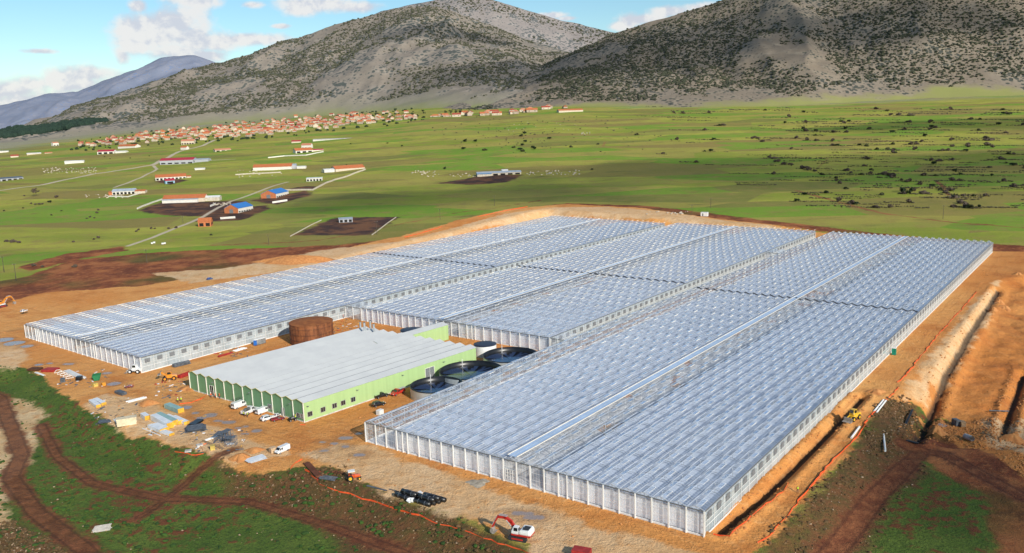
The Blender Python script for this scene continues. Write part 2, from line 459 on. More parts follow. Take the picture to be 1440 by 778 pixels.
# dark red earth
rd = nt.mix(nt.ss(nB, .35, .65), (.15, .040, .016), (.34, .105, .036))
rd = nt.mix(nt.m('MULTIPLY', nt.ss(nB, .5, .66), .85), rd, (.40, .15, .05)); rd = nt.mix(nt.m('MULTIPLY', nt.ss(nC, .5, .7), .7), rd, (.44, .17, .06))
rd = nt.mix(nt.m('MULTIPLY', nt.ss(nA, .52, .66), .75), rd, (.085, .095, .018))
rd = nt.mix(nt.m('MULTIPLY', nt.ss(nD, .55, .75), .5), rd, (.05, .018, .012))
col = nt.mix(mask('m_red', 14, 3, 1.5), col, rd)
col = nt.mix(nt.m('MULTIPLY', mask('m_path', 1.5, .8, 1.2), .65), col, (.30, .13, .05))
# farm yards
col = nt.mix(mask('m_yard', 16, 5, 3.0), col, nt.mix(nt.ss(nB, .4, .62), (.055, .028, .022), (.17, .075, .035)))
# orange building-site soil
so = nt.mix(nt.ss(nA, .32, .66), (.66, .255, .060), (.74, .365, .115))
so = nt.mix(nt.m('MULTIPLY', nt.ss(nB, .45, .72), .8), so, (.52, .178, .040))
so = nt.mix(nt.m('MULTIPLY', nt.ss(nC, .5, .72), .55), so, (.74, .41, .165))
so = nt.mix(nt.m('MULTIPLY', nt.ss(nD, .52, .75), .4), so, (.36, .125, .036))
# wheel ruts along and across the houses
ue = nt.vm('DOT_PRODUCT', pos, (_e[0], _e[1], 0)); vn_ = nt.vm('DOT_PRODUCT', pos, (_n[0], _n[1], 0))
def dot(a, b):
    nd = nt.n.new('ShaderNodeVectorMath'); nd.operation = 'DOT_PRODUCT'
    nt.put(nd, 0, a); nd.inputs[1].default_value = b
    return nd.outputs['Value']
ue, vv = dot(pos, (_e[0], _e[1], 0)), dot(pos, (_n[0], _n[1], 0))
def ruts(al, ac):
    c = nt.new('ShaderNodeCombineXYZ', X=nt.m('MULTIPLY', al, .03), Y=nt.m('MULTIPLY', ac, .95)).outputs[0]
    w = nt.noise(c, 1.0, 4, .62, .6)
    return nt.ss(w, .52, .68)
rt_ = nt.mix(nt.ss(nt.noise(pos, .02, 2), .42, .58), ruts(ue, vv), ruts(vv, ue))
so = nt.mix(nt.m('MULTIPLY', rt_, .45), so, (.40, .145, .045))
uC = float(_e@QC[1])
so = nt.mix(nt.m('MULTIPLY', nt.ss(ue, uC+1, uC+30), .62), so, nt.mix(nt.ss(nB, .35, .7), (.56, .205, .045), (.42, .135, .030)))
msoil = mask('m_soil', 9, 3, .7)
col = nt.mix(msoil, col, so)
pa = nt.mix(nt.ss(nB, .35, .68), (.68, .43, .215), (.78, .56, .33))
pa = nt.mix(nt.m('MULTIPLY', nt.ss(nC, .48, .68), .7), pa, (.58, .29, .11))
pa = nt.mix(nt.m('MULTIPLY', nt.ss(nD, .5, .72), .5), pa, (.44, .25, .13))
col = nt.mix(nt.m('MULTIPLY', mask('m_pale', 13, 4, 1.4), .85), col, pa)
col = nt.mix(nt.m('MULTIPLY', mask('m_road', 1.5, .6, .8), .9), col, nt.mix(nC, (.50, .40, .29), (.62, .52, .40)))
trk = nt.mix(nt.ss(nC, .35, .65), (.125, .036, .016), (.23, .082, .034))
side_ = nt.ss(nt.m('ABSOLUTE', nt.m('SUBTRACT', nt.m('MULTIPLY_ADD', e2, 1.0, nt.attr('m_track')), 1.1)), .55, .15)
trk = nt.mix(nt.m('MULTIPLY', side_, .6), trk, (.07, .022, .012))
col = nt.mix(nt.m('MULTIPLY', mask('m_track', 4.5, 4.0, 1.0), .92), col, trk)
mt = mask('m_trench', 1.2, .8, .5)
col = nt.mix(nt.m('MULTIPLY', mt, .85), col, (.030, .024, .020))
mp = mask('m_puddle', 2.2, 1.0, .4)
wet = nt.ss(nt.m('MULTIPLY_ADD', e1, 6, nt.attr('m_puddle')), -3.5, .4)
col = nt.mix(nt.m('MULTIPLY', wet, .45), col, (.27, .12, .05))
col = nt.mix(mp, col, (.30, .24, .22))
col = nt.mix(1.0, col, nt.mix(nt.ss(grain, .3, .7), (.80, .80, .80), (1.16, 1.16, 1.16)), 'MULTIPLY')
hgt = nt.m('MULTIPLY_ADD', nC, 1.6, nt.m('MULTIPLY_ADD', nD, .7, nt.m('MULTIPLY', grain, .25)))
bp = nt.new('ShaderNodeBump', Strength=nt.m('SUBTRACT', .9, nt.m('MULTIPLY', mp, .75)), Distance=.55, Height=hgt)
bs = nt.new('ShaderNodeBsdfPrincipled', Base_Color=col, Roughness=nt.m('SUBTRACT', .95, nt.m('MULTIPLY', mp, .83)), Normal=bp.outputs[0])
bs.inputs['Specular IOR Level'].default_value = .25
nt.l.new(bs.outputs[0], out.inputs[0])
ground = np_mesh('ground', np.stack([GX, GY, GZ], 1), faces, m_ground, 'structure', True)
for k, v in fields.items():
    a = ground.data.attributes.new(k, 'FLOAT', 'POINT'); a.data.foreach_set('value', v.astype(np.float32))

# ------------------------------------------------------------------ mountains
def mountain(name, sky, base, d1, px0, px1, amp, m, ncol=420, nrow=150, seed=0, pw=1.3, spur=3.0, d0=None):
    """height field from the foot of the slope up to a crest; the photo's skyline gives the crest's bearing and elevation"""
    pxs = np.linspace(px0, px1, ncol)
    sy = np.interp(pxs, [p[0] for p in sky], [p[1] for p in sky])
    if d0 is None:
        bx = np.linspace(px0, px1, 40); by = np.interp(bx, [p[0] for p in base], [p[1] for p in base])
        hit = [P(x, y) for x, y in zip(bx, by)]
        fy = np.array([min(h[1], 2700.0) for h in hit])
        fy = np.convolve(np.pad(fy, 3, mode='edge'), np.ones(7)/7, 'valid')
        fy = np.interp(pxs, bx, fy)
    else: fy = np.full(ncol, float(d0))
    s = np.concatenate([[-.12, -.05], np.linspace(0, 1.5, nrow-2)])
    X = np.zeros((nrow, ncol)); Y = X.copy(); Z = X.copy()
    cr = np.zeros(ncol); zb = np.zeros(ncol)
    for j in range(ncol):
        dc = ray(pxs[j], sy[j]); t = dc[0]/dc[1]
        cr[j] = CH+dc[2]/dc[1]*d1
        yy = fy[j]+(d1-fy[j])*s
        X[:, j] = t*yy; Y[:, j] = yy
    zb = terrain(X[2], Y[2]) if d0 is None else np.full(ncol, 40.0)
    up = np.where(s <= 0, s*.9, np.where(s <= 1, np.clip(s, 0, 1)**pw, 1-(s-1)*1.1))
    Z = zb[None, :]-3+(cr-zb+3)[None, :]*up[:, None]
    Z[0] -= 60; Z[1] -= 15
    sc = 1600.0 if d0 is None else 4000.0
    ss_ = s[:, None]*np.ones((1, ncol))
    env = sstep(.02, .35, ss_)*(1-sstep(.80, 1.0, ss_)*.80)*(ss_ < 1.3)
    wx = X/sc*spur+(fbm(X/sc*4+seed, Y/sc*4, 3)-.5)*.9
    gul = ridged(wx*1.6+seed, Y/sc*.9+seed*.7, 3)-.5
    gul2 = fbm(X/sc*9+Y/sc*2.5+seed, Y/sc*5-X/sc*1.5, 4)-.5
    Z = Z+env*amp*(gul*1.0+gul2*.55)+(fbm(X/sc*26, Y/sc*26, 3)-.5)*amp*.14*np.clip(ss_*3, 0, 1)
    v = np.stack([X.ravel(), Y.ravel(), Z.ravel()], 1)
    i0 = np.arange(nrow-1)[:, None]*ncol+np.arange(ncol-1)[None, :]
    f = np.stack([i0, i0+1, i0+ncol+1, i0+ncol], -1).reshape(-1, 4)
    o = np_mesh(name, v, f, m, 'structure', True)
    a = o.data.attributes.new('m_up', 'FLOAT', 'POINT'); a.data.foreach_set('value', ss_.astype(np.float32).ravel())
    return X, Y, Z, ss_, gul*env, pxs
def rock_mat(name, c1, c2, c3, grass, haze, hz, gtop=.12, scrub=(.05, .06, .045), sden=.5, sc=1.0):
    m, nt, out = new_mat(name)
    pos = nt.new('ShaderNodeNewGeometry').outputs['Position']
    a = nt.noise(pos, .004*sc, 5, .6); b = nt.noise(pos, .02*sc, 5, .65); c = nt.noise(pos, .09*sc, 4, .65)
    col = nt.mix(nt.ss(a, .35, .65), c1, c2)
    col = nt.mix(nt.m('MULTIPLY', nt.ss(b, .48, .7), .7), col, c3)
    col = nt.mix(nt.m('MULTIPLY', nt.ss(c, .5, .7), .5), col, tuple(q*.6 for q in c1))
    up = nt.m('MULTIPLY_ADD', nt.m('SUBTRACT', a, .5), .22, nt.attr('m_up'))
    up = nt.m('MULTIPLY_ADD', nt.m('SUBTRACT', b, .5), .10, up)
    gcol = nt.mix(b, grass, tuple(q*1.3 for q in grass))
    gcol = nt.mix(nt.ss(up, .11, .0), gcol, nt.mix(a, (.23, .25, .055), (.30, .27, .09)))
    col = nt.mix(nt.ss(up, gtop*1.5, gtop*.2), col, gcol)
    vo = nt.new('ShaderNodeTexVoronoi', {'feature': 'F1'}, Vector=nt.vm('MULTIPLY', pos, (1, .75, 1)), Scale=.085*sc, Randomness=1.0).outputs['Distance']
    th = nt.m('MULTIPLY', nt.ss(nt.m('MULTIPLY_ADD', b, .5, nt.m('MULTIPLY', a, .5)), .38, .60), sden)
    th = nt.m('MULTIPLY', th, nt.ss(up, gtop*.4, gtop*1.4))
    col = nt.mix(nt.ss(nt.m('SUBTRACT', vo, th), .10, -.08), col, scrub)
    col = nt.mix(hz, col, haze)  # aerial haze painted into the surface colour
    bp = nt.new('ShaderNodeBump', Strength=.5, Distance=2.5/sc, Height=nt.m('MULTIPLY_ADD', b, 1.0, nt.m('MULTIPLY', c, .5)))
    bs = nt.new('ShaderNodeBsdfPrincipled', Base_Color=col, Roughness=.95, Normal=bp.outputs[0])
    bs.inputs['Specular IOR Level'].default_value = .1
    nt.l.new(bs.outputs[0], out.inputs[0])
    return m
mk_far = rock_mat('far_mountain_rock', (.15, .155, .19), (.24, .215, .22), (.30, .26, .25), (.22, .25, .33), (.25, .31, .44), .45, .05, (.12, .17, .30), .35, .25)  # rock, grass and scrub colours themselves blued to paint in distance haze
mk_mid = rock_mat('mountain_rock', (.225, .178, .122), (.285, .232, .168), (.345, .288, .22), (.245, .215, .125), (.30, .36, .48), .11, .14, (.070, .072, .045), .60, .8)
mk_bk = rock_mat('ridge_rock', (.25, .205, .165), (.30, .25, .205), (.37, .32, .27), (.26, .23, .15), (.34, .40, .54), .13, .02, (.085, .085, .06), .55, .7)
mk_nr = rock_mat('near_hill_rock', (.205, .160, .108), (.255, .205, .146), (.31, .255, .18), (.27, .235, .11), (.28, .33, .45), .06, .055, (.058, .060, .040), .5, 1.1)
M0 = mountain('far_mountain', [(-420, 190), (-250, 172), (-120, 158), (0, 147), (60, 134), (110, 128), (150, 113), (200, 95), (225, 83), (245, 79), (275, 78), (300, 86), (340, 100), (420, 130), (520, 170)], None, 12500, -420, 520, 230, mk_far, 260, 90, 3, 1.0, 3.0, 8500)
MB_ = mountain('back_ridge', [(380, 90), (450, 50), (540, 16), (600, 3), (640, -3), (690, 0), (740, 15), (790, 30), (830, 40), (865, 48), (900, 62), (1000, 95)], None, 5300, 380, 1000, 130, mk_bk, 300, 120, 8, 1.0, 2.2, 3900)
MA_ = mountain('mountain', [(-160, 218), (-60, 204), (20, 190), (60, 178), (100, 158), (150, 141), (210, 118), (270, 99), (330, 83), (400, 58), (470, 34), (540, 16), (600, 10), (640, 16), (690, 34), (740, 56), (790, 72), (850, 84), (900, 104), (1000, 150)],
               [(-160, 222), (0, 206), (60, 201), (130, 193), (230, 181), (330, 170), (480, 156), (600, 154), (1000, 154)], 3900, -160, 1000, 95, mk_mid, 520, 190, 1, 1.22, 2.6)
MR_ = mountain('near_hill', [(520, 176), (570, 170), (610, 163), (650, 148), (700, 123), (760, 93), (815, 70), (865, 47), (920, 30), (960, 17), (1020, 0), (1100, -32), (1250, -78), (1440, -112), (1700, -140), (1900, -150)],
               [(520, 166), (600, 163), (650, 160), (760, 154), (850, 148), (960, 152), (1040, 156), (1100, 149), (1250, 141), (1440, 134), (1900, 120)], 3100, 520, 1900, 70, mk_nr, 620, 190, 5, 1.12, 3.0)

# ------------------------------------------------------------------ scrub on the slopes (nobody could count it)
def ico():
    t = (1+5**.5)/2
    v = np.array([(-1, t, 0), (1, t, 0), (-1, -t, 0), (1, -t, 0), (0, -1, t), (0, 1, t), (0, -1, -t), (0, 1, -t), (t, 0, -1), (t, 0, 1), (-t, 0, -1), (-t, 0, 1)], float)
    v /= np.linalg.norm(v[0])
    f = np.array([(0, 11, 5), (0, 5, 1), (0, 1, 7), (0, 7, 10), (0, 10, 11), (1, 5, 9), (5, 11, 4), (11, 10, 2), (10, 7, 6), (7, 1, 8), (3, 9, 4), (3, 4, 2), (3, 2, 6), (3, 6, 8), (3, 8, 9), (4, 9, 5), (2, 4, 11), (6, 2, 10), (8, 6, 7), (9, 8, 1)])
    return v, f
ICV, ICF = ico()
def blobs(name, pts, rad, m, zs=.75, kind='stuff', flat=.0):
    n = len(pts)
    jit = 1+RS.uniform(-.28, .28, (n, 12, 1))
    rot = RS.uniform(0, 6.28, n); c, s = np.cos(rot)[:, None], np.sin(rot)[:, None]
    v = ICV[None]*jit*np.array([1, 1, zs])
    el = RS.uniform(.75, 1.5, (n, 1))
    vx, vy = v[..., 0]*el, v[..., 1]
    v = np.stack([vx*c-vy*s, vx*s+vy*c, v[..., 2]], -1)*np.asarray(rad)[:, None, None]+np.asarray(pts)[:, None, :]
    f = ICF[None]+(np.arange(n)*12)[:, None, None]
    return np_mesh(name, v.reshape(-1, 3), f.reshape(-1, 3), m, kind, False)
mk_scrub = mat('scrub_leaves', (.098, .098, .062), .9, .3, .05, spec=.1, rgb2=(.060, .066, .044))
mk_scrub2 = mat('near_scrub_leaves', (.074, .078, .048), .9, .3, .05, spec=.1, rgb2=(.042, .048, .034))
def scrub(name, M, n, rmin, rmax, m, s0, s1, seed, thr):
    X, Y, Z, S, G, pxs = M
    r, c = X.shape
    k = n*7
    fi = RS.uniform(0, 1, k)*(np.searchsorted(S[:, 0], min(1.0, s1))-1); fj = RS.uniform(0, c-1.01, k)
    i0, j0 = fi.astype(int), fj.astype(int); a, b = fi-i0, fj-j0
    def smp(q): return (q[i0, j0]*(1-a)+q[i0+1, j0]*a)*(1-b)+(q[i0, j0+1]*(1-a)+q[i0+1, j0+1]*a)*b
    x, y, z, s, g = smp(X), smp(Y), smp(Z), smp(S), smp(G)
    den = fbm(x/260+seed, y/260, 4)+.35*(fbm(x/60+seed, y/60, 3)-.5)-g*.35
    den = den*sstep(s0*.6, s0*2.2, s+(fbm(x/160, y/160+seed, 3)-.5)*s0*2)
    ok = (den > thr+RS.uniform(-.055, .055, k))
    idx = np.where(ok)[0][:n]
    rad = rmin*.75+(rmax*1.15-rmin*.75)*RS.uniform(0, 1, len(idx))**1.7
    return blobs(name, np.stack([x[idx], y[idx], z[idx]+rad*.25], 1), rad, m)
scrub('mountain_scrub', MA_, 26000, 1.8, 4.6, mk_scrub, .11, 1.02, 2.0, .425)
scrub('ridge_scrub', MB_, 4500, 3.0, 6.5, mk_scrub, .02, 1.02, 7.0, .49)
scrub('hill_scrub', MR_, 33000, 1.7, 4.2, mk_scrub2, .055, 1.0, 4.0, .42)

# ------------------------------------------------------------------ sky and light
world = bpy.data.worlds.new('World'); scene.world = world; world.use_nodes = True
world.node_tree.nodes.clear()
nt = NT(world.node_tree)
wout = nt.n.new('ShaderNodeOutputWorld')
skyt = nt.n.new('ShaderNodeTexSky'); skyt.sky_type = 'NISHITA'; skyt.sun_disc = False
skyt.sun_elevation = SUN_EL
skyt.sun_rotation = math.pi/2-SUN_AZ            # clockwise from +Y
skyt.air_density = 1.0; skyt.dust_density = .6; skyt.ozone_density = 2.0; skyt.altitude = 300
vec = nt.n.new('ShaderNodeTexCoord').outputs['Generated']
sx = nt.new('ShaderNodeSeparateXYZ', Vector=vec)
az = nt.m('ARCTAN2', sx.outputs[0], sx.outputs[1]); el = nt.m('ARCSINE', sx.outputs[2])
def azel(px, py):
    d = ray(px, py); d = d/np.linalg.norm(d)
    return math.atan2(d[0], d[1]), math.asin(d[2])
CLOUDS = [(215, 48, 52, 30), (250, 30, 42, 34), (190, 62, 34, 26), (270, 52, 40, 26), (300, 60, 50, 18), (350, 56, 70, 11), (172, 78, 14, 16), (245, 74, 50, 15), (290, 78, 38, 10), (195, 8, 14, 10), (255, -6, 46, 24),
          (450, 6, 60, 14), (425, 14, 26, 11), (500, 10, 50, 9), (355, 7, 18, 6), (395, 37, 16, 4),
          (20, 128, 70, 19), (100, 116, 70, 17), (45, 119, 34, 15), (130, 105, 44, 15), (-60, 132, 70, 22), (60, 140, 100, 15), (55, 72, 20, 4),
          (905, 27, 44, 11), (950, 16, 46, 9), (875, 36, 24, 8), (985, 10, 40, 8), (770, 22, 34, 5), (800, 26, 20, 4)]
mx = None
for (px, py, ra, rb) in CLOUDS:
    a0, e0 = azel(px, py)
    u = nt.m('MULTIPLY', nt.m('SUBTRACT', az, a0), FPX/ra); v = nt.m('MULTIPLY', nt.m('SUBTRACT', el, e0), FPX/rb)
    d = nt.m('SUBTRACT', 1.0, nt.m('SQRT', nt.m('ADD', nt.m('MULTIPLY', u, u), nt.m('MULTIPLY', v, v))))
    mx = d if mx is None else nt.m('SMOOTH_MAX', mx, d, .25)
cv = nt.new('ShaderNodeCombineXYZ', X=az, Y=nt.m('MULTIPLY', el, 1.25)).outputs[0]
n1 = nt.noise(cv, 26, 7, .58, .15); n1b = nt.noise(nt.vm('ADD', cv, (-.006, -.010, 0)), 26, 5, .58, .15)
dens = nt.ss(nt.m('MULTIPLY_ADD', nt.m('SUBTRACT', n1, .5), 1.9, mx), -.12, .62)
lit = nt.ss(nt.m('SUBTRACT', n1, n1b), -.10, .07)
# the rest of the sky: scattered cumulus overhead, seen by the glass roofs
dome = nt.new('ShaderNodeVectorMath', {'operation': 'DIVIDE'})
nt.put(dome, 0, vec); nt.put(dome, 1, nt.new('ShaderNodeCombineXYZ', X=nt.m('ADD', sx.outputs[2], .12), Y=nt.m('ADD', sx.outputs[2], .12), Z=1.0).outputs[0])
n3 = nt.noise(dome.outputs[0], .9, 6, .55)
dens2 = nt.m('MULTIPLY', nt.ss(n3, .52, .68), nt.ss(el, R(10), R(20)))
cc = nt.mix(lit, (.74, .77, .86), (1.0, .985, .97))
bgsky = nt.new('ShaderNodeHueSaturation', Saturation=1.18, Value=1.0, Color=skyt.outputs[0]).outputs[0]
bgsky = nt.mix(1.0, bgsky, (1.0, 1.10, 1.06), 'MULTIPLY')
low = nt.new('ShaderNodeBackground', Color=bgsky, Strength=.118)
cl = nt.new('ShaderNodeBackground', Color=cc, Strength=.86)
mxs = nt.n.new('ShaderNodeMixShader')
nt.put(mxs, 0, nt.m('MAXIMUM', nt.m('MULTIPLY', dens, .93), nt.m('MULTIPLY', dens2, .8))); nt.l.new(low.outputs[0], mxs.inputs[1]); nt.l.new(cl.outputs[0], mxs.inputs[2])
nt.l.new(mxs.outputs[0], wout.inputs[0])
sd_ = bpy.data.lights.new('sun', 'SUN'); sd_.energy = 5.0; sd_.angle = R(.53); sd_.color = (1, .945, .845)
sun = bpy.data.objects.new('sun', sd_); COL.objects.link(sun)
sun.rotation_euler = Vector(-SUN).to_track_quat('-Z', 'Y').to_euler()
scene.view_settings.view_transform = 'Standard'; scene.view_settings.look = 'None'; scene.view_settings.exposure = 0
scene.cycles.max_bounces = 6; scene.cycles.transparent_max_bounces = 12; scene.cycles.use_adaptive_sampling = True; scene.cycles.adaptive_threshold = .02; scene.cycles.use_denoising = True
scene.cycles.caustics_reflective = False; scene.cycles.caustics_refractive = False
# ------------------------------------------------------------------ glasshouse materials
def glass_mat(name, bar_u, barcol, tint=(.93, .95, .97), refl=1.0, film=.0, filmcol=(.6, .66, .78), uvbars=True):
    m, nt, out = new_mat(name)
    tr = nt.new('ShaderNodeBsdfTransparent', Color=tint)
    gl = nt.new('ShaderNodeBsdfGlossy', Color=(.95, .97, 1), Roughness=.06)
    geo = nt.new('ShaderNodeNewGeometry'); pos = geo.outputs['Position']
    dt = nt.n.new('ShaderNodeVectorMath'); dt.operation = 'DOT_PRODUCT'
    nt.l.new(geo.outputs['Incoming'], dt.inputs[0]); nt.l.new(geo.outputs['True Normal'], dt.inputs[1])
    co = nt.m('ABSOLUTE', dt.outputs['Value'])
    f = nt.m('MULTIPLY', nt.m('MULTIPLY_ADD', nt.m('POWER', nt.m('SUBTRACT', 1.0, co), 4.2), .55, .07), refl, clamp=True); f = nt.m('MINIMUM', f, .26)   # two-sided pane reflectance
    wob = nt.new('ShaderNodeBump', Strength=.12, Distance=.05, Height=nt.noise(pos, .9, 2)); nt.put(gl, 'Normal', wob.outputs[0])
    a = nt.n.new('ShaderNodeMixShader'); nt.put(a, 0, f); nt.l.new(tr.outputs[0], a.inputs[1]); nt.l.new(gl.outputs[0], a.inputs[2])
    last = a.outputs[0]
    di = nt.new('ShaderNodeBsdfDiffuse', Color=filmcol)
    dirt = nt.m('MULTIPLY', nt.ss(nt.noise(pos, .35, 4), .3, .75), film)
    c = nt.n.new('ShaderNodeMixShader'); nt.put(c, 0, nt.m('ADD', dirt, film*.5)); nt.l.new(last, c.inputs[1]); nt.l.new(di.outputs[0], c.inputs[2]); last = c.outputs[0]
    if uvbars:
        uv = nt.n.new('ShaderNodeUVMap'); s = nt.new('ShaderNodeSeparateXYZ', Vector=uv.outputs[0])
        fr_ = nt.m('FRACT', s.outputs[0])
        bar = nt.m('LESS_THAN', fr_, bar_u)
        rail = nt.m('LESS_THAN', nt.m('FRACT', s.outputs[1]), .04)
        bd = nt.new('ShaderNodeBsdfPrincipled', Base_Color=barcol, Roughness=.5)
        b = nt.n.new('ShaderNodeMixShader'); nt.put(b, 0, nt.m('MAXIMUM', bar, rail)); nt.l.new(last, b.inputs[1]); nt.l.new(bd.outputs[0], b.inputs[2]); last = b.outputs[0]
    nt.l.new(last, out.inputs[0])
    return m
mk_roof = glass_mat('roof_glass', .05, (.62, .66, .72), tint=(.97, .98, .99), film=.15, filmcol=(.58, .66, .80))
mk_wall = glass_mat('wall_glass', .06, (.80, .82, .84), tint=(.97, .98, .99), refl=.7, film=.26, filmcol=(.84, .89, .96))
mk_wall2 = glass_mat('side_wall_glass', .05, (.60, .62, .63), tint=(.97, .98, .99), refl=.7, film=.07, filmcol=(.70, .75, .80))
mk_vent = glass_mat('vent_glass', .055, (.5, .55, .62), tint=(.95, .97, .99), film=.20, filmcol=(.52, .68, .92), uvbars=False)
mk_side = mat('side_sheet', (.50, .54, .55), .5, .2, .35, rgb2=(.33, .37, .385), streak=(1, 1, .5))
mk_alu = mat('white_aluminium', (.78, .78, .76), .45, .06, .3, spec=.5)
mk_cream = mat('pale_frame', (.86, .80, .70), .5, .05, .3)
mk_gut = mat('gutter_metal', (.50, .54, .60), .5, .08, .4)
mk_steel = mat('galvanised_steel', (.27, .29, .325), .55, .15, .5)
mk_dark = mat('dark_gasket', (.035, .037, .042), .6, .1, .5)
mk_screen = mat('thermal_screen', (.63, .68, .765), .9, .10, .05, rgb2=(.53, .585, .68))
mk_roll = mat('roller_screen', (.94, .95, .98), .9, .08, .2, rgb2=(.86, .88, .93), streak=(.4, .4, 2))
mk_floor = mat('white_ground_cover', (.78, .78, .79), .9, .15, .1, rgb2=(.62, .60, .58))
mk_louv = mat('louvre_grey', (.22, .23, .245), .5, .2, 2.5, rgb2=(.13, .14, .15))
mk_eave = mat('eave_metal', (.17, .18, .19), .5, .1, .5)
mk_blueroof = mat('walkway_glazing', (.40, .54, .74), .35, .08, .2, spec=.5)

RH = .70                     # ridge above gutter
SEC = 5.0                    # truss and post spacing along the house
def house(Q, label, mid, v_open, screens, far_side_visible=True, seam=None):
    FL, FR, BR, BL = [np.array([*q, 0.0]) for q in Q]
    NB = 25
    org = FR.copy()
    L = (np.linalg.norm(BL-FL)+np.linalg.norm(BR-FR))/2
    NS = int(round(L/SEC))
    # measured middle bay: bays are laid out on a gentle quadratic so that post 13 stands where it does
    k = (mid-13/25)/((13/25)*(1-13/25))
    def bs(i): t = i/NB; return t+k*t*(1-t)
    def pt(i, t, z): s = bs(i); a = FL+(FR-FL)*s; b = BL+(BR-BL)*s; p = a+(b-a)*t; return np.array([p[0], p[1], z])
    # the far end is no broader in bays: straight lines only
    T = thing('greenhouse', label, 'greenhouse', tuple(org))
    def B(mb, name, mats, **kw): return mb.build(name, mats, T, tuple(org), **kw)
    # floor
    f = MB(); f.quad(pt(0, 0.001, .06), pt(25, .001, .06), pt(25, .999, .06), pt(0, .999, .06)); B(f, 'ground_cover', mk_floor)
    # roof
    roof = MB()
    for i in range(NB):
        for (a, za, b, zb) in ((i, GH, i+.5, GH+RH), (i+.5, GH+RH, i+1, GH)):
            roof.quad(pt(a, 0, za), pt(b, 0, zb), pt(b, 1, zb), pt(a, 1, za), 0, [(0, .06), (0, .94), (L, .94), (L, .06)])
    B(roof, 'roof', mk_roof)
    for i in range(NB+1):
        g = MB(); z = GH+.02
        w = _e*.085
        a, b = pt(i, 0, z), pt(i, 1, z); w3 = np.array([w[0], w[1], 0]); h3 = np.array([0, 0, .10])
        g.hexa([a-w3-h3, a+w3-h3, b+w3-h3, b-w3-h3, a-w3+h3, a+w3+h3, b+w3+h3, b-w3+h3]); B(g, 'gutter', mk_gut)
    for i in range(NB):
        g = MB(); a, b = pt(i+.5, 0, GH+RH+.03), pt(i+.5, 1, GH+RH+.03); w3 = np.array([_e[0]*.05, _e[1]*.05, 0]); h3 = np.array([0, 0, .05])
        g.hexa([a-w3-h3, a+w3-h3, b+w3-h3, b-w3-h3, a-w3+h3, a+w3+h3, b+w3+h3, b-w3+h3]); B(g, 'ridge_bar', mk_gut)
    # trusses under the gutters, posts up to the ridges
    for s in range(NS+1):
        t = s/NS
        g = MB(); a, b = pt(0, min(max(t, .0004), .9996), GH-.30), pt(25, min(max(t, .0004), .9996), GH-.30)
        g.beam(a, b, .08 if s % 2 else .12, .10); g.beam(a+[0, 0, -.42], b+[0, 0, -.42], .05, .05)
        B(g, 'truss', mk_steel)
    g = MB()
    for s in range(0, NS+1, 1):
        t = min(max(s/NS, .0006), .9994)
        for i in range(NB):
            if s % 2 == 0 or i % 2: 
                p = pt(i+.5, t, GH-.25); g.box(p+[0, 0, .5], (.09, .09, 1.05), 0)
            if s % 2 == 0:
                for (a, za, b, zb) in ((i, GH-.05, i+.5, GH+RH-.08), (i+.5, GH+RH-.08, i+1, GH-.05)): g.beam(pt(a, t, za), pt(b, t, zb), .07, .07)
    o = B(g, 'roof_strut', mk_steel); o['kind'] = 'stuff'
    g = MB()
    for s in range(0, NS+1):
        t = min(max(s/NS, .0008), .9992)
        for i in range(0, NB+1, 2): g.box(pt(i, t, GH/2-.2), (.13, .13, GH-.6), 0)
    o = B(g, 'inner_post', mk_alu); o['kind'] = 'stuff'
    # thermal screens drawn below the trusses
    for (i0, i1) in screens:
        g = MB()
        zt = GH-1.05
        g.quad(pt(i0, .0015, zt), pt(i1, .0015, zt), pt(i1, .9985, zt), pt(i0, .9985, zt)); B(g, 'thermal_screen', mk_screen)
        g = MB(); g.quad(pt(i0, .0013, .3), pt(i1, .0013, .3), pt(i1, .0013, zt-.02), pt(i0, .0013, zt-.02)); B(g, 'roller_screen', mk_roll)
    # vents: one on either slope, alternating along the ridge
    allv = []
    for s in range(NS):
        for i in range(NB):
            if i in (12,) : continue
            for sd in (1, -1):
                t0 = (s+(.12 if (s % 2 == 0) == (sd == 1) else 9))/NS
                if t0 > 1 : continue
                t1 = t0+.62/NS
                if seam is not None and t0 < seam+1.2/L and t1 > seam-.6/L: continue
                if v_open > t1: continue
                allv.append((i, s, sd, t0, t1))
    def vent(mb, i, s, sd, t0, t1, far=0.0):
        op = far*.22+ random.choice((.30, .34, .38, .42)) if sd == 1 else random.choice((.24, .28, .32))
        d = .5*sd*.52
        a0, a1 = pt(i+.5+sd*.01, t0, GH+RH+.06), pt(i+.5+sd*.01, t1, GH+RH+.06)
        zl = GH+RH*(1-.52)+op+.05
        b0, b1 = pt(i+.5+d, t0, zl), pt(i+.5+d, t1, zl)
        mb.quad(a0, b0, b1, a1, 0)
        dn = np.array([0, 0, -.07-far*.17]); ot = np.array([_e[0], _e[1], 0])*.03*sd
        mb.hexa([b0+dn, b1+dn, b1+dn+ot, b0+dn+ot, b0, b1, b1+ot, b0+ot] if sd == 1 else [b1+dn, b0+dn, b0+dn+ot, b1+dn+ot, b1, b0, b0+ot, b1+ot], 1)
        for p, q in ((a0, b0), (a1, b1)): mb.beam(p, q, .05, .05, 2)
    def dist(v): p = pt(v[0]+.5, v[3], GH); return p[0]**2+p[1]**2
    allv.sort(key=dist)
    for v in allv[:100]:
        g = MB(); vent(g, *v); B(g, 'roof_vent', [mk_vent, mk_cream, mk_alu])
    g = MB()
    for v in allv[100:]: vent(g, *v, far=min(1.0, max(0.0, (dist(v)**.5-260)/180)))
    o = B(g, 'roof_vent_rows', [mk_vent, mk_cream, mk_alu]); o['kind'] = 'stuff'
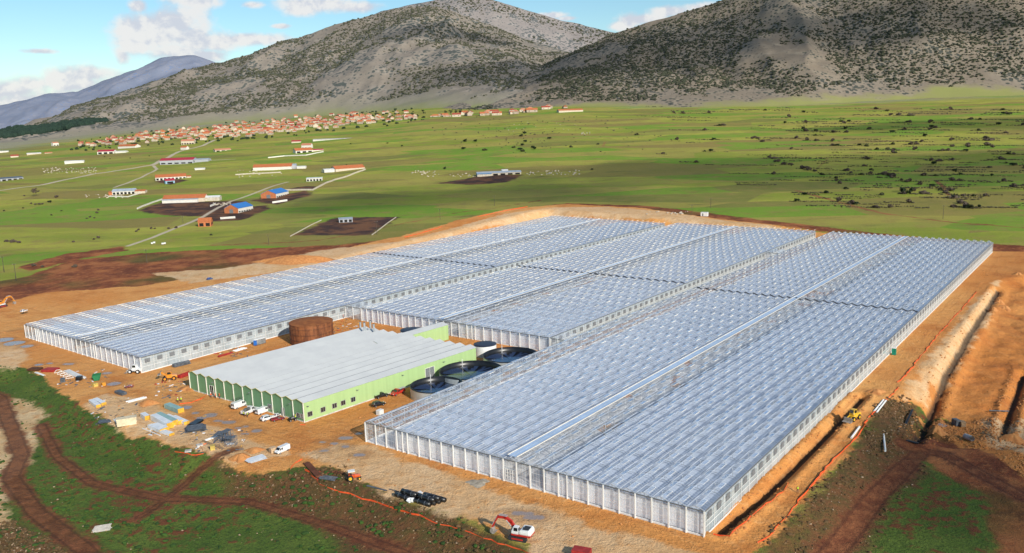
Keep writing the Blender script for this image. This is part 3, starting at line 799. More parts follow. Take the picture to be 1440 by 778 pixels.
    # walkway glazing with two pale rails over the middle bay
    g = MB(); zz = GH+RH+.16; ts = .002
    g.quad(pt(12.22, ts, zz-.12), pt(12.82, ts, zz-.12), pt(12.82, .998, zz-.12), pt(12.22, .998, zz-.12))
    B(g, 'roof_walkway', mk_blueroof)
    for i in (12.18, 12.86):
        g = MB(); a, b = pt(i, ts, zz), pt(i, .998, zz); w3 = np.array([_e[0]*.13, _e[1]*.13, 0]); h3 = np.array([0, 0, .07])
        g.hexa([a-w3-h3, a+w3-h3, b+w3-h3, b-w3-h3, a-w3+h3, a+w3+h3, b+w3+h3, b-w3+h3]); B(g, 'walkway_rail', mk_cream)
    # dark joint across the roof
    if seam is not None:
        g = MB(); t0, t1 = seam, seam+1.5/L
        for i in range(NB):
            for (a, za, b, zb) in ((i, GH+.22, i+.5, GH+RH+.22), (i+.5, GH+RH+.22, i+1, GH+.22)):
                g.quad(pt(a, t0, za), pt(b, t0, zb), pt(b, t1, zb), pt(a, t1, za))
        B(g, 'expansion_joint', mk_dark)
    # walls
    for nm, t in (('front_wall', 0.0), ('rear_wall', 1.0)):
        g = MB()
        for i in range(NB):
            n_ = 5
            g.quad(pt(i, t, .35), pt(i+1, t, .35), pt(i+1, t, GH), pt(i, t, GH), 0, [(0, .02), (n_, .02), (n_, 3.0), (0, 3.0)])
            g.add([pt(i, t, GH), pt(i+1, t, GH), pt(i+.5, t, GH+RH)], [(0, 1, 2)], 0, [[(0, .2), (n_, .2), (n_/2, .9)]])
        B(g, nm, mk_wall)
        g = MB(); yo = -.02 if t == 0 else .02
        o3 = np.array([_n[0]*yo*8, _n[1]*yo*8, 0])
        g.beam(pt(0, t, .17)+o3*.5, pt(25, t, .17)+o3*.5, .16, .34); B(g, 'plinth', mk_alu)
        g = MB(); g.beam(pt(0, t, GH-.10)+o3*.8, pt(25, t, GH-.10)+o3*.8, .12, .26); B(g, 'eave_beam', mk_eave)
        g = MB()
        for i in range(NB):
            for (a, za, b, zb) in ((i, GH+.06, i+.5, GH+RH+.04), (i+.5, GH+RH+.04, i+1, GH+.06)): g.beam(pt(a, t, za)+o3*.4, pt(b, t, zb)+o3*.4, .10, .10)
        B(g, 'gable_bar', mk_gut)
        if t == 0:
            for i in list(range(NB+1))+[3.55, 16.6]:
                g = MB(); p = pt(i, t, 0)+o3*1.9; g.box(p+[0, 0, GH/2], (.30 if i == int(i) else .18, .24, GH), math.atan2(_e[1], _e[0])); B(g, 'post', mk_alu)
            # open door bay with its lattice gate
            g = MB(); o4 = o3*1.2
            a, b = pt(13.14, t, 0)+o4, pt(13.86, t, 0)+o4
            if mid > .515:
                a, b = pt(12.12, t, 0)+o4, pt(12.88, t, 0)+o4
            for z in (.7, 1.6, 2.5, 3.4): g.beam(a+[0, 0, z], b+[0, 0, z], .09, .12)
            for q in (0, .25, .5, .75, 1): g.beam(a+(b-a)*q+[0, 0, .65], a+(b-a)*q+[0, 0, 3.4], .09, .09)
            B(g, 'gate', mk_alu)
    for nm, i in (('side_wall', 25), ('outer_wall', 0)):
        g = MB()
        for s in range(NS):
            g.quad(pt(i, s/NS, .3), pt(i, (s+1)/NS, .3), pt(i, (s+1)/NS, GH), pt(i, s/NS, GH), 0, [(0, .02), (4, .02), (4, 3.0), (0, 3.0)])
        B(g, nm, mk_wall2)
        sg = 1 if i == 25 else -1
        e3 = np.array([_e[0], _e[1], 0])*sg
        g = MB(); g.beam(pt(i, 0, .16)+e3*.08, pt(i, 1, .16)+e3*.08, .16, .32); B(g, 'plinth', mk_alu)
        g = MB(); g.beam(pt(i, 0, GH+.02)+e3*.16, pt(i, 1, GH+.02)+e3*.16, .22, .22); B(g, 'eave_gutter', mk_eave)
        if i == 25:
            g = MB(); g.quad(pt(i-.045, .001, .3), pt(i-.045, .999, .3), pt(i-.045, .999, GH-.2), pt(i-.045, .001, GH-.2)); B(g, 'side_screen', mk_side)
            for s in range(NS):
                a, b = pt(i, (s+.30)/NS, 0)+e3*.07, pt(i, (s+.70)/NS, 0)+e3*.07
                g = MB(); g.hexa([a+[0, 0, 3.5]-e3*.06, b+[0, 0, 3.5]-e3*.06, b+[0, 0, 3.5]+e3*.06, a+[0, 0, 3.5]+e3*.06, a+[0, 0, 5.05]-e3*.06, b+[0, 0, 5.05]-e3*.06, b+[0, 0, 5.05]+e3*.06, a+[0, 0, 5.05]+e3*.06])
                B(g, 'louvre', mk_louv)
            g = MB()
            for s in range(NS+1): g.box(pt(i, s/NS, GH/2)+e3*.10, (.11, .11, GH-.1), math.atan2(_e[1], _e[0]))
            for z in (2.1, 3.3): g.beam(pt(i, 0, z)+e3*.05, pt(i, 1, z)+e3*.05, .06, .08)
            o = B(g, 'wall_rib', mk_alu)
    return T, pt, L
HC, ptC, LC = house(QC, 'broad glasshouse nearest the excavator, white front posts facing the dirt road and trench alongside', .5185, -1, [(2.6, 12), (15, 25)], seam=.497)
HB, ptB, LB = house(QB, 'glasshouse set back behind the round water tanks, between the two other glasshouses', .4815, -1, [(0, 12), (15, 25)], seam=.363)
HA, ptA, LA = house(QA, 'glasshouse beside the rusty tank, farthest from the excavator, with the dug earth bank along it', .4905, -1, [(2.4, 12), (16, 25)], seam=.50)
def link(label, p0, p1, depth):
    """two-bay glazed corridor joining neighbouring glasshouses"""
    a, b = np.array(p0), np.array(p1)
    n3 = np.array([_n[0], _n[1], 0])*depth
    T = thing('glass_corridor', label, 'glass corridor', (a[0], a[1], 0))
    org = (a[0], a[1], 0)
    up = lambda p, z: np.array([p[0], p[1], z])
    g = MB(); w = MB()
    for k in range(2):
        q0, q1 = a+(b-a)*(k/2), a+(b-a)*((k+1)/2); qm = (q0+q1)/2
        for (x, zx, y, zy) in ((q0, GH-.03, qm, GH+RH-.03), (qm, GH+RH-.03, q1, GH-.03)):
            g.quad(up(x, zx), up(y, zy), up(y+n3, zy), up(x+n3, zx), 0, [(0, .06), (0, .94), (depth, .94), (depth, .06)])
        w.quad(up(q0, .3), up(q1, .3), up(q1, GH-.03), up(q0, GH-.03), 0, [(0, .02), (5, .02), (5, 3), (0, 3)])
        w.add([up(q0, GH-.03), up(q1, GH-.03), up(qm, GH+RH-.03)], [(0, 1, 2)], 0, [[(0, .2), (5, .2), (2.5, .9)]])
    g.build('roof', mk_roof, T, org); w.build('front_wall', mk_wall, T, org)
    for k in (0.02, .5, .98):
        g = MB(); p = a+(b-a)*k-np.array([_n[0], _n[1], 0])*.2; g.box(up(p, GH/2-.05), (.28, .24, GH-.1), math.atan2(_e[1], _e[0])); g.build('post', mk_alu, T, org)
    g = MB(); g.beam(up(a-n3/depth*.2, GH-.15), up(b-n3/depth*.2, GH-.15), .12, .2); g.build('eave_beam', mk_eave, T, org)
E3 = np.array([_e[0], _e[1], 0])
def meet(p, ptf, i):       # where the line through p along the fronts reaches a house side
    a, b = ptf(i, 0, 0), ptf(i, 1, 0); d = b-a
    M = np.array([[E3[0], -d[0]], [E3[1], -d[1]]]); r = np.linalg.solve(M, (a-p)[:2])
    q = p+E3*r[0]; q[2] = 0; return q
pa_ = ptB(0, 0, 0); link('short glazed corridor closing the gap behind the rusty tank', meet(pa_, ptA, 25)+E3*.3, pa_-E3*.3, 9)
pb_ = ptB(25, 0, 0); link('short glazed corridor closing the gap beside the broadest open tank', pb_+E3*.3, meet(pb_, ptC, 0)-E3*.3, 9)
pc_ = ptB(25, .70, 0); link('glazed link bridging the long gap between two glasshouses far from the road', pc_+E3*.3, meet(pc_, ptC, 0)-E3*.3, 12)
# ------------------------------------------------------------------ packing house
mk_green = mat('green_cladding', (.37, .52, .235), .5, .05, .25, spec=.3, rgb2=(.33, .47, .21), streak=(3, 3, .02))
mk_shed = mat('grey_roof_sheet', (.56, .57, .56), .5, .05, .12, spec=.3, rgb2=(.50, .51, .51))
mk_trim = mat('cream_trim', (.80, .78, .68), .5, .05, .4)
mk_yel = mat('yellow_verge', (.62, .58, .25), .5, .05, .4)
mk_win = mat('dark_window', (.03, .035, .04), .15, .2, .4, spec=.8)
mk_open = mat('dark_opening', (.018, .017, .016), .9, .2, .5)
mk_white = mat('white_paint', (.78, .78, .76), .45, .05, .5)
mk_zinc = mat('zinc_pipe', (.55, .57, .58), .35, .1, .8, metal=.5)
FR_ = pz(429, 594.5); FL_ = pz(268.5, 548.5); BR_ = pz(670, 512)
PE = (FR_-FL_)/np.linalg.norm(FR_-FL_)
PN = (BR_-FR_)/np.linalg.norm(BR_-FR_)
PW, PD = np.linalg.norm(FR_-FL_), np.linalg.norm(BR_-FR_)
def hgt_of(base, px, py):        # height whose projection over base reaches photo row py
    lo, hi = 0.0, 40.0
    for _ in range(40):
        m_ = (lo+hi)/2; q = np.array([base[0], base[1], base[2]+m_-CH]); d_ = q@_fw
        if 389-FPX*(q@UP)/d_ > py: lo = m_
        else: hi = m_
    return lo
PH = hgt_of(FR_, 429, 567)
T = thing('packing_house', 'light green warehouse with a ridged pale grey roof and a row of peaked gables', 'warehouse', tuple(FL_))
def pp(u, v, z): p = FL_+PE*u+PN*v; return np.array([p[0], p[1], z])
NBAY = 12; bw = PW/NBAY; rise = .85
rf = MB()
ov = .25
for i in range(NBAY):
    a, m_, b = i*bw, i*bw+bw*.45, (i+1)*bw
    a0 = a-(ov if i == 0 else 0); b0 = b+(ov if i == NBAY-1 else 0)
    for (p, zp, q, zq) in ((a0, PH+.05, m_, PH+rise+.05), (m_, PH+rise+.05, b0, PH+.05)):
        rf.quad(pp(p, -ov, zp), pp(q, -ov, zq), pp(q, PD+ov, zq), pp(p, PD+ov, zp))
rf.build('roof', mk_shed, T, tuple(FL_))
for i in range(NBAY-1):
    g = MB(); b = (i+1)*bw; g.beam(pp(b, -ov, PH+.07), pp(b, PD+ov, PH+.07), .30, .06); g.build('valley_gutter', mat('valley_grey', (.24, .25, .26), .5, .06, .3), T, tuple(FL_))
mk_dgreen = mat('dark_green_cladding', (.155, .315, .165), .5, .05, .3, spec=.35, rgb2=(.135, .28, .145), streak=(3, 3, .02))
w = MB()
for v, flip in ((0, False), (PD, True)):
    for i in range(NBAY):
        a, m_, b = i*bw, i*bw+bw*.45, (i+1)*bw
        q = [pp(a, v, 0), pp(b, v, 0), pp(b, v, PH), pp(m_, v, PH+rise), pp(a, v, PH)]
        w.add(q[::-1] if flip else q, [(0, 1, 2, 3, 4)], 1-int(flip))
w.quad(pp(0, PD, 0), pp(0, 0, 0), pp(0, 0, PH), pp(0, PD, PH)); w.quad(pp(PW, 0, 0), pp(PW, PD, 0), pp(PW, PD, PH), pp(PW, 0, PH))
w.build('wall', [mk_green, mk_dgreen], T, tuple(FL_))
for i in range(NBAY+1):
    g = MB(); g.box(pp(min(max(i*bw, .1), PW-.1), -.16, PH/2), (.26, .22, PH), math.atan2(PE[1], PE[0])); g.build('downpipe', mk_trim, T, tuple(FL_))
for i in range(NBAY):
    g = MB(); a, m_, b = i*bw, i*bw+bw*.45, (i+1)*bw
    g.beam(pp(a, -.30, PH+.06), pp(m_, -.30, PH+rise+.06), .12, .16); g.beam(pp(m_, -.30, PH+rise+.06), pp(b, -.30, PH+.06), .12, .16); g.build('verge_trim', mk_yel, T, tuple(FL_))
g = MB(); g.beam(pp(PW+.05, 0, .18), pp(PW+.05, PD, .18), .12, .36); g.beam(pp(0, -.05, .18), pp(PW, -.05, .18), .12, .36); g.build('base_course', mat('concrete_base', (.62, .60, .55), .8), T, tuple(FL_))
def opening(name, side, u, z0, w_, h_, m_=mk_win, fr=mk_zinc):
    if side == 'f': c = pp(u, -.06, z0+h_/2); rz = math.atan2(PE[1], PE[0])
    else: c = pp(PW+.06, u, z0+h_/2); rz = math.atan2(PN[1], PN[0])
    g = MB(); g.box(c, (w_, .10, h_), rz); o = g.build(name, m_, T, tuple(FL_))
    n_ = np.array([*(-PN[:2] if side == 'f' else PE[:2]), 0])*.05; ax = np.array([*(PE[:2] if side == 'f' else PN[:2]), 0])
    f = MB()
    for s in (-1, 1): f.beam(c+n_+ax*s*w_/2-[0, 0, h_/2], c+n_+ax*s*w_/2+[0, 0, h_/2], .10, .14)
    for z in (-h_/2, h_/2): f.beam(c+n_-ax*(w_/2)+[0, 0, z], c+n_+ax*(w_/2)+[0, 0, z], .14, .10)
    f.beam(c+n_-[0, 0, h_/2], c+n_+[0, 0, h_/2], .06, .06)
    f.build('frame', fr, o)
    # frame mesh is in the thing's space
    o.children[0].data.transform(Matrix.Translation(-Vector(FL_)))
    return o
opening('entrance_door', 'f', bw*2.55, .36, 2.2, 3.4, mk_open, mk_trim)
opening('door', 'f', bw*10.0, .36, 1.3, 2.6, mk_open); opening('window', 'f', bw*8.7, 1.3, 1.6, 1.5); opening('window', 'f', bw*11.45, 1.2, 1.5, 1.4); opening('window', 'f', bw*11.78, 1.2, .9, 1.4)
def along(px, py0):        # distance along the light green side whose base is at this photo pixel
    q = pz(px, py0); return float((q-FR_)@PN)
for px, py in ((434, 591), (453, 585), (469, 579.5), (480, 575), (495, 570.5)):
    opening('window', 's', max(1.6, along(px, py)), 1.5, 1.7, 1.5)
opening('roller_door', 's', along(600, 533), .36, 4.2, 4.2, mk_louv, mk_trim)
for px, py in ((432, 593), (501, 569), (564, 547), (620, 527)):
    g = MB(); c = pp(PW+.05, max(.8, along(px, py)), PH-1.2); g.beam(c, c+PE*.7+[0, 0, .1], .08, .08); g.box(c+PE*.75+[0, 0, .05], (.5, .3, .16), 0); g.build('wall_lamp', mk_louv, T, tuple(FL_))
for i in (2.97, 6.97, 10.97):
    g = MB(); c = pp(i*bw-.4, -.05, PH-1.0); g.beam(c, c-PN*.7+[0, 0, .1], .08, .08); g.box(c-PN*.75, (.5, .3, .16), 0); g.build('wall_lamp', mk_louv, T, tuple(FL_))
for px, py, hh in ((507, 462, 3.0), (513, 467, 4.2), (521, 461, 3.2), (526, 467, 3.6)):
    q = pz(px, py, PH+.3); g = MB(); g.cyl(q-[0, 0, .6], q+[0, 0, hh-.6], .42, n=12); g.cyl(q+[0, 0, hh-.6], q+[0, 0, hh-.3], .52, .50, n=12); g.cyl(q+[0, 0, hh-.3], q+[0, 0, hh-.22], .40, n=12, mi=1); g.build('flue', [mk_zinc, mk_open], T, tuple(FL_))
# lean building at the back
aq = pz(631, 477.5)
AL = 36.0; AW_ = bw*1.15
T2 = thing('annex', 'small light green annex with one grey gabled roof behind the big warehouse', 'annex', tuple(aq))
def ap(u, v, z): p = aq+PE*u+PN*v; return np.array([p[0], p[1], z])
AH = hgt_of(aq, 631, 457)
g = MB()
for v, fl in ((0, 1), (-AL, 0)):
    q = [ap(-AW_, v, 0), ap(0, v, 0), ap(0, v, AH), ap(-AW_*.55, v, AH+rise), ap(-AW_, v, AH)]
    g.add(q[::-1] if fl else q, [(0, 1, 2, 3, 4)])
g.quad(ap(0, -AL, 0), ap(0, 0, 0), ap(0, 0, AH), ap(0, -AL, AH)); g.quad(ap(-AW_, 0, 0), ap(-AW_, -AL, 0), ap(-AW_, -AL, AH), ap(-AW_, 0, AH)); g.build('wall', mk_green, T2, tuple(aq))
g = MB()
for (p, zp, q, zq) in ((-AW_-.2, AH+.03, -AW_*.55, AH+rise+.05), (-AW_*.55, AH+rise+.05, .2, AH+.03)): g.quad(ap(p, -AL-.2, zp), ap(q, -AL-.2, zq), ap(q, .2, zq), ap(p, .2, zp))
g.build('roof', mk_shed, T2, tuple(aq))

# ------------------------------------------------------------------ tanks
m_rust, nt, out = new_mat('rusty_steel')
pos = nt.new('ShaderNodeNewGeometry').outputs['Position']
s_ = nt.noise(nt.vm('MULTIPLY', pos, (1, 1, .12)), .9, 5, .65); b_ = nt.noise(pos, .5, 5, .6)
zz = nt.new('ShaderNodeSeparateXYZ', Vector=pos).outputs[2]
band = nt.m('FRACT', nt.m('MULTIPLY', zz, .42))
c_ = nt.mix(nt.ss(s_, .35, .65), (.115, .036, .014), (.26, .085, .028)); c_ = nt.mix(nt.m('MULTIPLY', nt.ss(b_, .5, .7), .7), c_, (.34, .125, .04))
c_ = nt.mix(nt.m('MULTIPLY', nt.ss(band, .88, .95), .6), c_, (.05, .022, .014)); c_ = nt.mix(nt.m('MULTIPLY', nt.ss(zz, 3.0, .4), .4), c_, (.06, .025, .014))
bs = nt.new('ShaderNodeBsdfPrincipled', Base_Color=c_, Roughness=.8); nt.l.new(bs.outputs[0], out.inputs[0])
def tank_fit(pxl, pxr, pyc, z):   # a circular rim at height z seen between two photo columns
    a, b = pz(pxl, pyc, z), pz(pxr, pyc, z); c = (a+b)/2; return c, np.linalg.norm(b-a)/2*.985
hR = 8.6
cR, rR = tank_fit(408, 466.5, 452, hR)
T = thing('rusty_tank', 'tall round rust brown steel tank between glasshouse and warehouse', 'tank', (cR[0], cR[1], 0)); o3 = (cR[0], cR[1], 0)
g = MB(); g.lathe(o3, [(rR, 0), (rR, hR)], 48); 
for z in (2.2, 4.5, 6.8, hR-.1): g.lathe(o3, [(rR+.02, z-.12), (rR+.14, z-.10), (rR+.14, z+.10), (rR+.02, z+.12)], 48)
g.build('shell', m_rust, T, o3, True)
g = MB(); g.lathe(o3, [(rR+.06, hR-.02), (rR*.5, hR+.45), (.01, hR+.85)], 48); g.build('roof', mat('rusty_roof', (.33, .115, .032), .85, .25, .35, rgb2=(.20, .062, .02)), T, o3, True)
g = MB(); a_ = -1.05
for s in (-.22, .22):
    p = cR+np.array([math.cos(a_)*(rR+.28)-math.sin(a_)*s, math.sin(a_)*(rR+.28)+math.cos(a_)*s, -hR]); g.beam(p, p+[0, 0, hR+.6], .07, .07)
for z in np.arange(.4, hR+.4, .45):
    p = cR+np.array([math.cos(a_)*(rR+.28), math.sin(a_)*(rR+.28), -hR+z]); q = np.array([-math.sin(a_), math.cos(a_), 0])*.22; g.beam(p-q, p+q, .05, .05)
g.build('ladder', m_rust, T, o3)
mk_liner = mat('black_liner', (.012, .013, .016), .35, .3, .5, spec=.5)
mk_tankw = mat('tank_sheet', (.60, .63, .62), .35, .08, .6, metal=.4, streak=(1, 1, .2))
mk_cover = mat('navy_cover', (.022, .030, .055), .45, .2, .2, spec=.5, rgb2=(.014, .020, .040))
m_water, nt, out = new_mat('tank_water')
uvn = nt.n.new('ShaderNodeUVMap'); su = nt.new('ShaderNodeSeparateXYZ', Vector=uvn.outputs[0])
ang = nt.m('MULTIPLY', su.outputs[0], 1.0)
wv = nt.noise(nt.new('ShaderNodeCombineXYZ', X=nt.m('MULTIPLY', su.outputs[0], 26.0), Y=nt.m('MULTIPLY', su.outputs[1], .8)).outputs[0], 1.0, 3, .5)
fold = nt.ss(wv, .50, .58)
c_ = nt.mix(fold, (.035, .060, .13), (.006, .008, .012))
bs = nt.new('ShaderNodeBsdfPrincipled', Base_Color=c_, Roughness=.12); bs.inputs['Specular IOR Level'].default_value = .6
bp = nt.new('ShaderNodeBump', Strength=.35, Distance=.1, Height=wv); nt.put(bs, 'Normal', bp.outputs[0])
nt.l.new(bs.outputs[0], out.inputs[0])
def open_tank(label, c, r, h, wl):
    o3 = (c[0], c[1], 0)
    T = thing('water_tank', label, 'tank', o3, 0, 'round water tanks between warehouse and glasshouses')
    g = MB(); g.lathe(o3, [(r, 0), (r, h)], 64)
    for z in (.1, h*.5, h-.05): g.lathe(o3, [(r+.01, z-.05), (r+.07, z), (r+.01, z+.05)], 64)
    g.build('shell', mk_tankw, T, o3, True)
    g = MB(); g.lathe(o3, [(r+.09, h-.25), (r+.09, h+.03), (r-.10, h+.03), (r-.12, wl), (r-.2, .05)], 64); g.build('liner', mk_liner, T, o3, True)
    g = MB(); n = 64
    for k in range(n):
        t0, t1 = 2*math.pi*k/n, 2*math.pi*(k+1)/n
        for (ra, rb) in ((.02, .35), (.35, .7), (.7, .995)):
            R_1 = r-.13
            f = lambda q, t: (c[0]+math.cos(t)*q*R_1, c[1]+math.sin(t)*q*R_1, wl+.02)
            g.quad(f(ra, t0), f(rb, t0), f(rb, t1), f(ra, t1), 0, [(k/n, ra), (k/n, rb), ((k+1)/n, rb), ((k+1)/n, ra)])
    g.build('water', m_water, T, o3)
    g = MB(); t = 1.9
    for s in (-.18, .18): 
        p = np.array([c[0]+math.cos(t+s*.06)*(r-.2), c[1]+math.sin(t+s*.06)*(r-.2), .3]); g.beam(p, p+[0, 0, h+.6], .09, .09)
    g.build('inlet_pipe', mk_alu, T, o3)
    return T
for lab, l, r, y, h in (('open round tank with black liner closest to the parked red pickup', 577, 651, 540.5, 3.6), ('middle one of the open black lined tanks, beside the green warehouse corner', 617.5, 707, 520, 3.5), ('broadest open black lined tank, touching the set back glasshouse front', 679, 757, 498.5, 3.4)):
    c, rr = tank_fit(l, r, y, h); open_tank(lab, c, rr, h, h*.42)
def lid_tank(label, l, r, y, h):
    c, rr = tank_fit(l, r, y, h); o3 = (c[0], c[1], 0)
    T = thing('covered_tank', label, 'tank', o3)
    g = MB(); g.lathe(o3, [(rr, 0), (rr, h)], 48); g.build('shell', mk_white, T, o3, True)
    g = MB(); g.lathe(o3, [(rr+.06, h-.05), (rr+.06, h+.1), (rr*.6, h+.2), (.01, h+.3)], 48); g.build('cover', mk_cover, T, o3, True)
lid_tank('round white walled tank with a navy cover behind the green warehouse corner', 666, 698, 484, 4.2)
lid_tank('navy covered tank mostly hidden behind the grey warehouse roof', 563, 594, 464, 4.0)
# ------------------------------------------------------------------ vehicles
mk_tyre = mat('tyre_rubber', (.018, .018, .019), .85, .2, 3)
mk_rim = mat('wheel_rim', (.42, .43, .45), .35, .1, 4, metal=.6)
mk_cglass = mat('car_glass', (.015, .018, .022), .08, .2, 2, spec=.9)
mk_lamp = mat('lamp_lens', (.75, .74, .70), .15, .05, 4, spec=.9)
mk_tail = mat('tail_lens', (.35, .015, .012), .2, .1, 4, spec=.8)
def paint(name, c): return mat('paint_'+name, c, .28, .06, 1.2, spec=.6)
pt_white, pt_red, pt_black, pt_dred, pt_blue, pt_silver = paint('white', (.76, .77, .77)), paint('red', (.48, .03, .022)), paint('black', (.014, .016, .017)), paint('dark_red', (.20, .014, .024)), paint('blue', (.06, .12, .32)), paint('silver', (.55, .56, .57))
pt_orange, pt_yellow, pt_hvis, pt_hor = paint('orange', (.70, .26, .025)), paint('yellow', (.72, .42, .03)), mat('hi_vis_yellow', (.62, .80, .05), .8), mat('hi_vis_orange', (.90, .16, .03), .8)
def wheels(T, xs, tr, r, w=.22, rim=mk_rim):
    for x in xs:
        for s in (-1, 1):
            g = MB(); g.lathe((0, 0, 0), [(r*.55, -w/2), (r*.92, -w/2), (r, -w*.3), (r, w*.3), (r*.92, w/2), (r*.55, w/2)], 18)
            o = g.build('wheel', mk_tyre, T, (0, 0, 0), True)
            h = MB(); h.lathe((0, 0, 0), [(.01, -w*.38), (r*.5, -w*.40), (r*.57, -w*.46), (r*.57, w*.46), (r*.5, w*.40), (.01, w*.38)], 14); h.build('rim', rim, o, (0, 0, 0))
            o.location = (x, s*(tr-w/2), r); o.rotation_euler = (math.pi/2, 0, 0)
def loft(mb, secs, mi=0):
    """secs: list of (x, half_width_bottom, half_width_top, z0, z1, shoulder z)"""
    n = 8; vs = []
    for (x, wb, wt, z0, z1, zs) in secs:
        vs += [(x, -wb*.92, z0), (x, wb*.92, z0), (x, wb, z0+(zs-z0)*.35), (x, wb, zs), (x, wt, z1), (x, -wt, z1), (x, -wb, zs), (x, -wb, z0+(zs-z0)*.35)]
    fs = []
    for k in range(len(secs)-1):
        for i in range(n): fs.append((k*n+i, k*n+(i+1) % n, (k+1)*n+(i+1) % n, (k+1)*n+i))
    fs += [tuple(range(n-1, -1, -1)), tuple((len(secs)-1)*n+i for i in range(n))]
    return mb.add(vs, fs, mi)
def vehicle(name, label, cat, a, b, kind, body, L=None, group=None):
    """a = rear, b = front, ground positions"""
    a, b = np.array(a), np.array(b); c = (a+b)/2
    Lm = L or float(np.linalg.norm((b-a)[:2])); rz = math.atan2(b[1]-a[1], b[0]-a[0])
    T = thing(name, label, cat, (c[0], c[1], max(tz(c[0], c[1]), .0)+.03), rz, group)
    h = Lm/2; W = .92
    g = MB(); G = MB()
    def glass(q): G.add(q, [tuple(range(len(q)))])
    def side(pts, yf):       # pts in x,z ; mirrored panes just proud of the body
        for s in (1, -1):
            q = [(x, s*yf(z), z) for x, z in pts]
            glass(q if s < 0 else q[::-1])
    if kind == 'van':
        W, Ht = Lm*.165, Lm*.40
        loft(g, [(-h, W*.97, W*.90, .38, Ht*.98, Ht*.5), (-h+.25, W, W*.92, .30, Ht, Ht*.5), (h*.42, W, W*.92, .30, Ht, Ht*.5), (h*.50, W, W*.88, .30, Ht*.97, Ht*.5), (h*.76, W, W*.92, .30, Ht*.60, Ht*.5), (h*.97, W*.96, W*.84, .34, Ht*.46, Ht*.38), (h, W*.88, W*.78, .42, Ht*.38, Ht*.34)])
        glass([(h*.525, -W*.82, Ht*.95), (h*.745, -W*.86, Ht*.63), (h*.745, W*.86, Ht*.63), (h*.525, W*.82, Ht*.95)][::-1])
        G.v = [(x+.015, y, z+.02) for x, y, z in G.v]
        yf = lambda z: W*(1-.08*max(0, (z-Ht*.5)/(Ht*.5)))+.012
        side([(h*.46, Ht*.58), (h*.70, Ht*.58), (h*.52, Ht*.90), (h*.44, Ht*.90)], yf); side([(h*.16, Ht*.58), (h*.40, Ht*.58), (h*.38, Ht*.90), (h*.16, Ht*.90)], yf)
        for s in (-1, 1): glass([(-h-.015, s*W*.08, Ht*.56), (-h-.015, s*W*.78, Ht*.56), (-h-.015, s*W*.72, Ht*.88), (-h-.015, s*W*.08, Ht*.88)][::s])
        rw, xs = Lm*.058, (-h*.62, h*.62)
    elif kind == 'pickup' or kind == 'flatbed':
        W, Ht = Lm*.175, Lm*.335; bt = Ht*.52
        loft(g, [(-h, W*.96, W*.94, .42, bt, bt*.9), (-h*.1, W, W*.97, .36, bt, bt*.9), (-h*.06, W, W*.80, .36, Ht*.98, bt), (h*.22, W, W*.80, .36, Ht, bt), (h*.46, W, W*.90, .36, bt*1.06, bt), (h*.94, W*.96, W*.84, .38, bt*.92, bt*.8), (h, W*.88, W*.80, .44, bt*.75, bt*.7)])
        G2 = MB(); G2.box((-h*.53, 0, bt-.02), (h*.80, W*1.72, .06)); 
        for s in (-1, 1): g.box((-h*.55, s*W*.93, bt+.13), (h*.86, .08, .30))
        g.box((-h*.985, 0, bt+.13), (.07, W*1.80, .30))
        G2.build('load_bed', mk_dark, T)
        glass([(h*.27, -W*.72, Ht*.95), (h*.445, -W*.82, bt*1.12), (h*.445, W*.82, bt*1.12), (h*.27, W*.72, Ht*.95)][::-1]); G.v = [(x+.015, y, z+.02) for x, y, z in G.v]
        yf = lambda z: W*(1-.20*max(0, (z-bt)/(Ht-bt)))+.012
        side([(h*.14, bt*1.08), (h*.38, bt*1.08), (h*.24, Ht*.93), (h*.14, Ht*.93)], yf); side([(-h*.04, bt*1.08), (h*.11, bt*1.08), (h*.11, Ht*.93), (-h*.02, Ht*.93)], yf)
        rw, xs = Lm*.070, (-h*.60, h*.64)
    else:
        W, Ht = Lm*.198, Lm*(.385 if kind == 'suv' else .35); bt = Ht*.56
        bk = -.86 if kind == 'suv' else -.74
        loft(g, [(-h, W*.90, W*.84, .40, bt*.95, bt*.8), (-h*.95, W*.98, W*.90, .30, bt*1.02, bt*.9), (h*(bk-.02), W, W*.82, .28, bt*1.2, bt), (h*(bk+.14), W, W*.76, .28, Ht*.97, bt), (-h*.1, W, W*.78, .28, Ht, bt), (h*.12, W, W*.77, .28, Ht*.97, bt), (h*.42, W, W*.90, .28, bt*1.06, bt), (h*.90, W*.96, W*.84, .32, bt*.86, bt*.72), (h, W*.86, W*.78, .40, bt*.70, bt*.62)])
        glass([(h*.16, -W*.70, Ht*.94), (h*.40, -W*.83, bt*1.10), (h*.40, W*.83, bt*1.10), (h*.16, W*.70, Ht*.94)][::-1])
        glass([(h*(bk+.11), -W*.68, Ht*.92), (h*(bk+.01), -W*.74, bt*1.24), (h*(bk+.01), W*.74, bt*1.24), (h*(bk+.11), W*.68, Ht*.92)]); G.v = [(x+(.015 if x > 0 else -.015), y, z+.02) for x, y, z in G.v]
        yf = lambda z: W*(1-.23*max(0, (z-bt)/(Ht-bt)))+.014
        side([(-h*.08, bt*1.10), (h*.32, bt*1.10), (h*.13, Ht*.92), (-h*.08, Ht*.94)], yf); side([(h*(bk+.13), bt*1.12), (-h*.12, bt*1.10), (-h*.12, Ht*.94), (h*(bk+.2), Ht*.92)], yf)
        rw, xs = Lm*.074, (-h*.58, h*.62)
    g.build('body', body, T); G.build('window', mk_cglass, T)
    bb = MB(); bb.box((h-.05, 0, .46), (.16, W*1.75, .20)); bb.build('bumper', mk_dark, T)
    bb = MB(); bb.box((-h+.04, 0, .48), (.14, W*1.75, .18)); bb.build('bumper', mk_dark, T)
    zl = .78 if kind != 'van' else .95
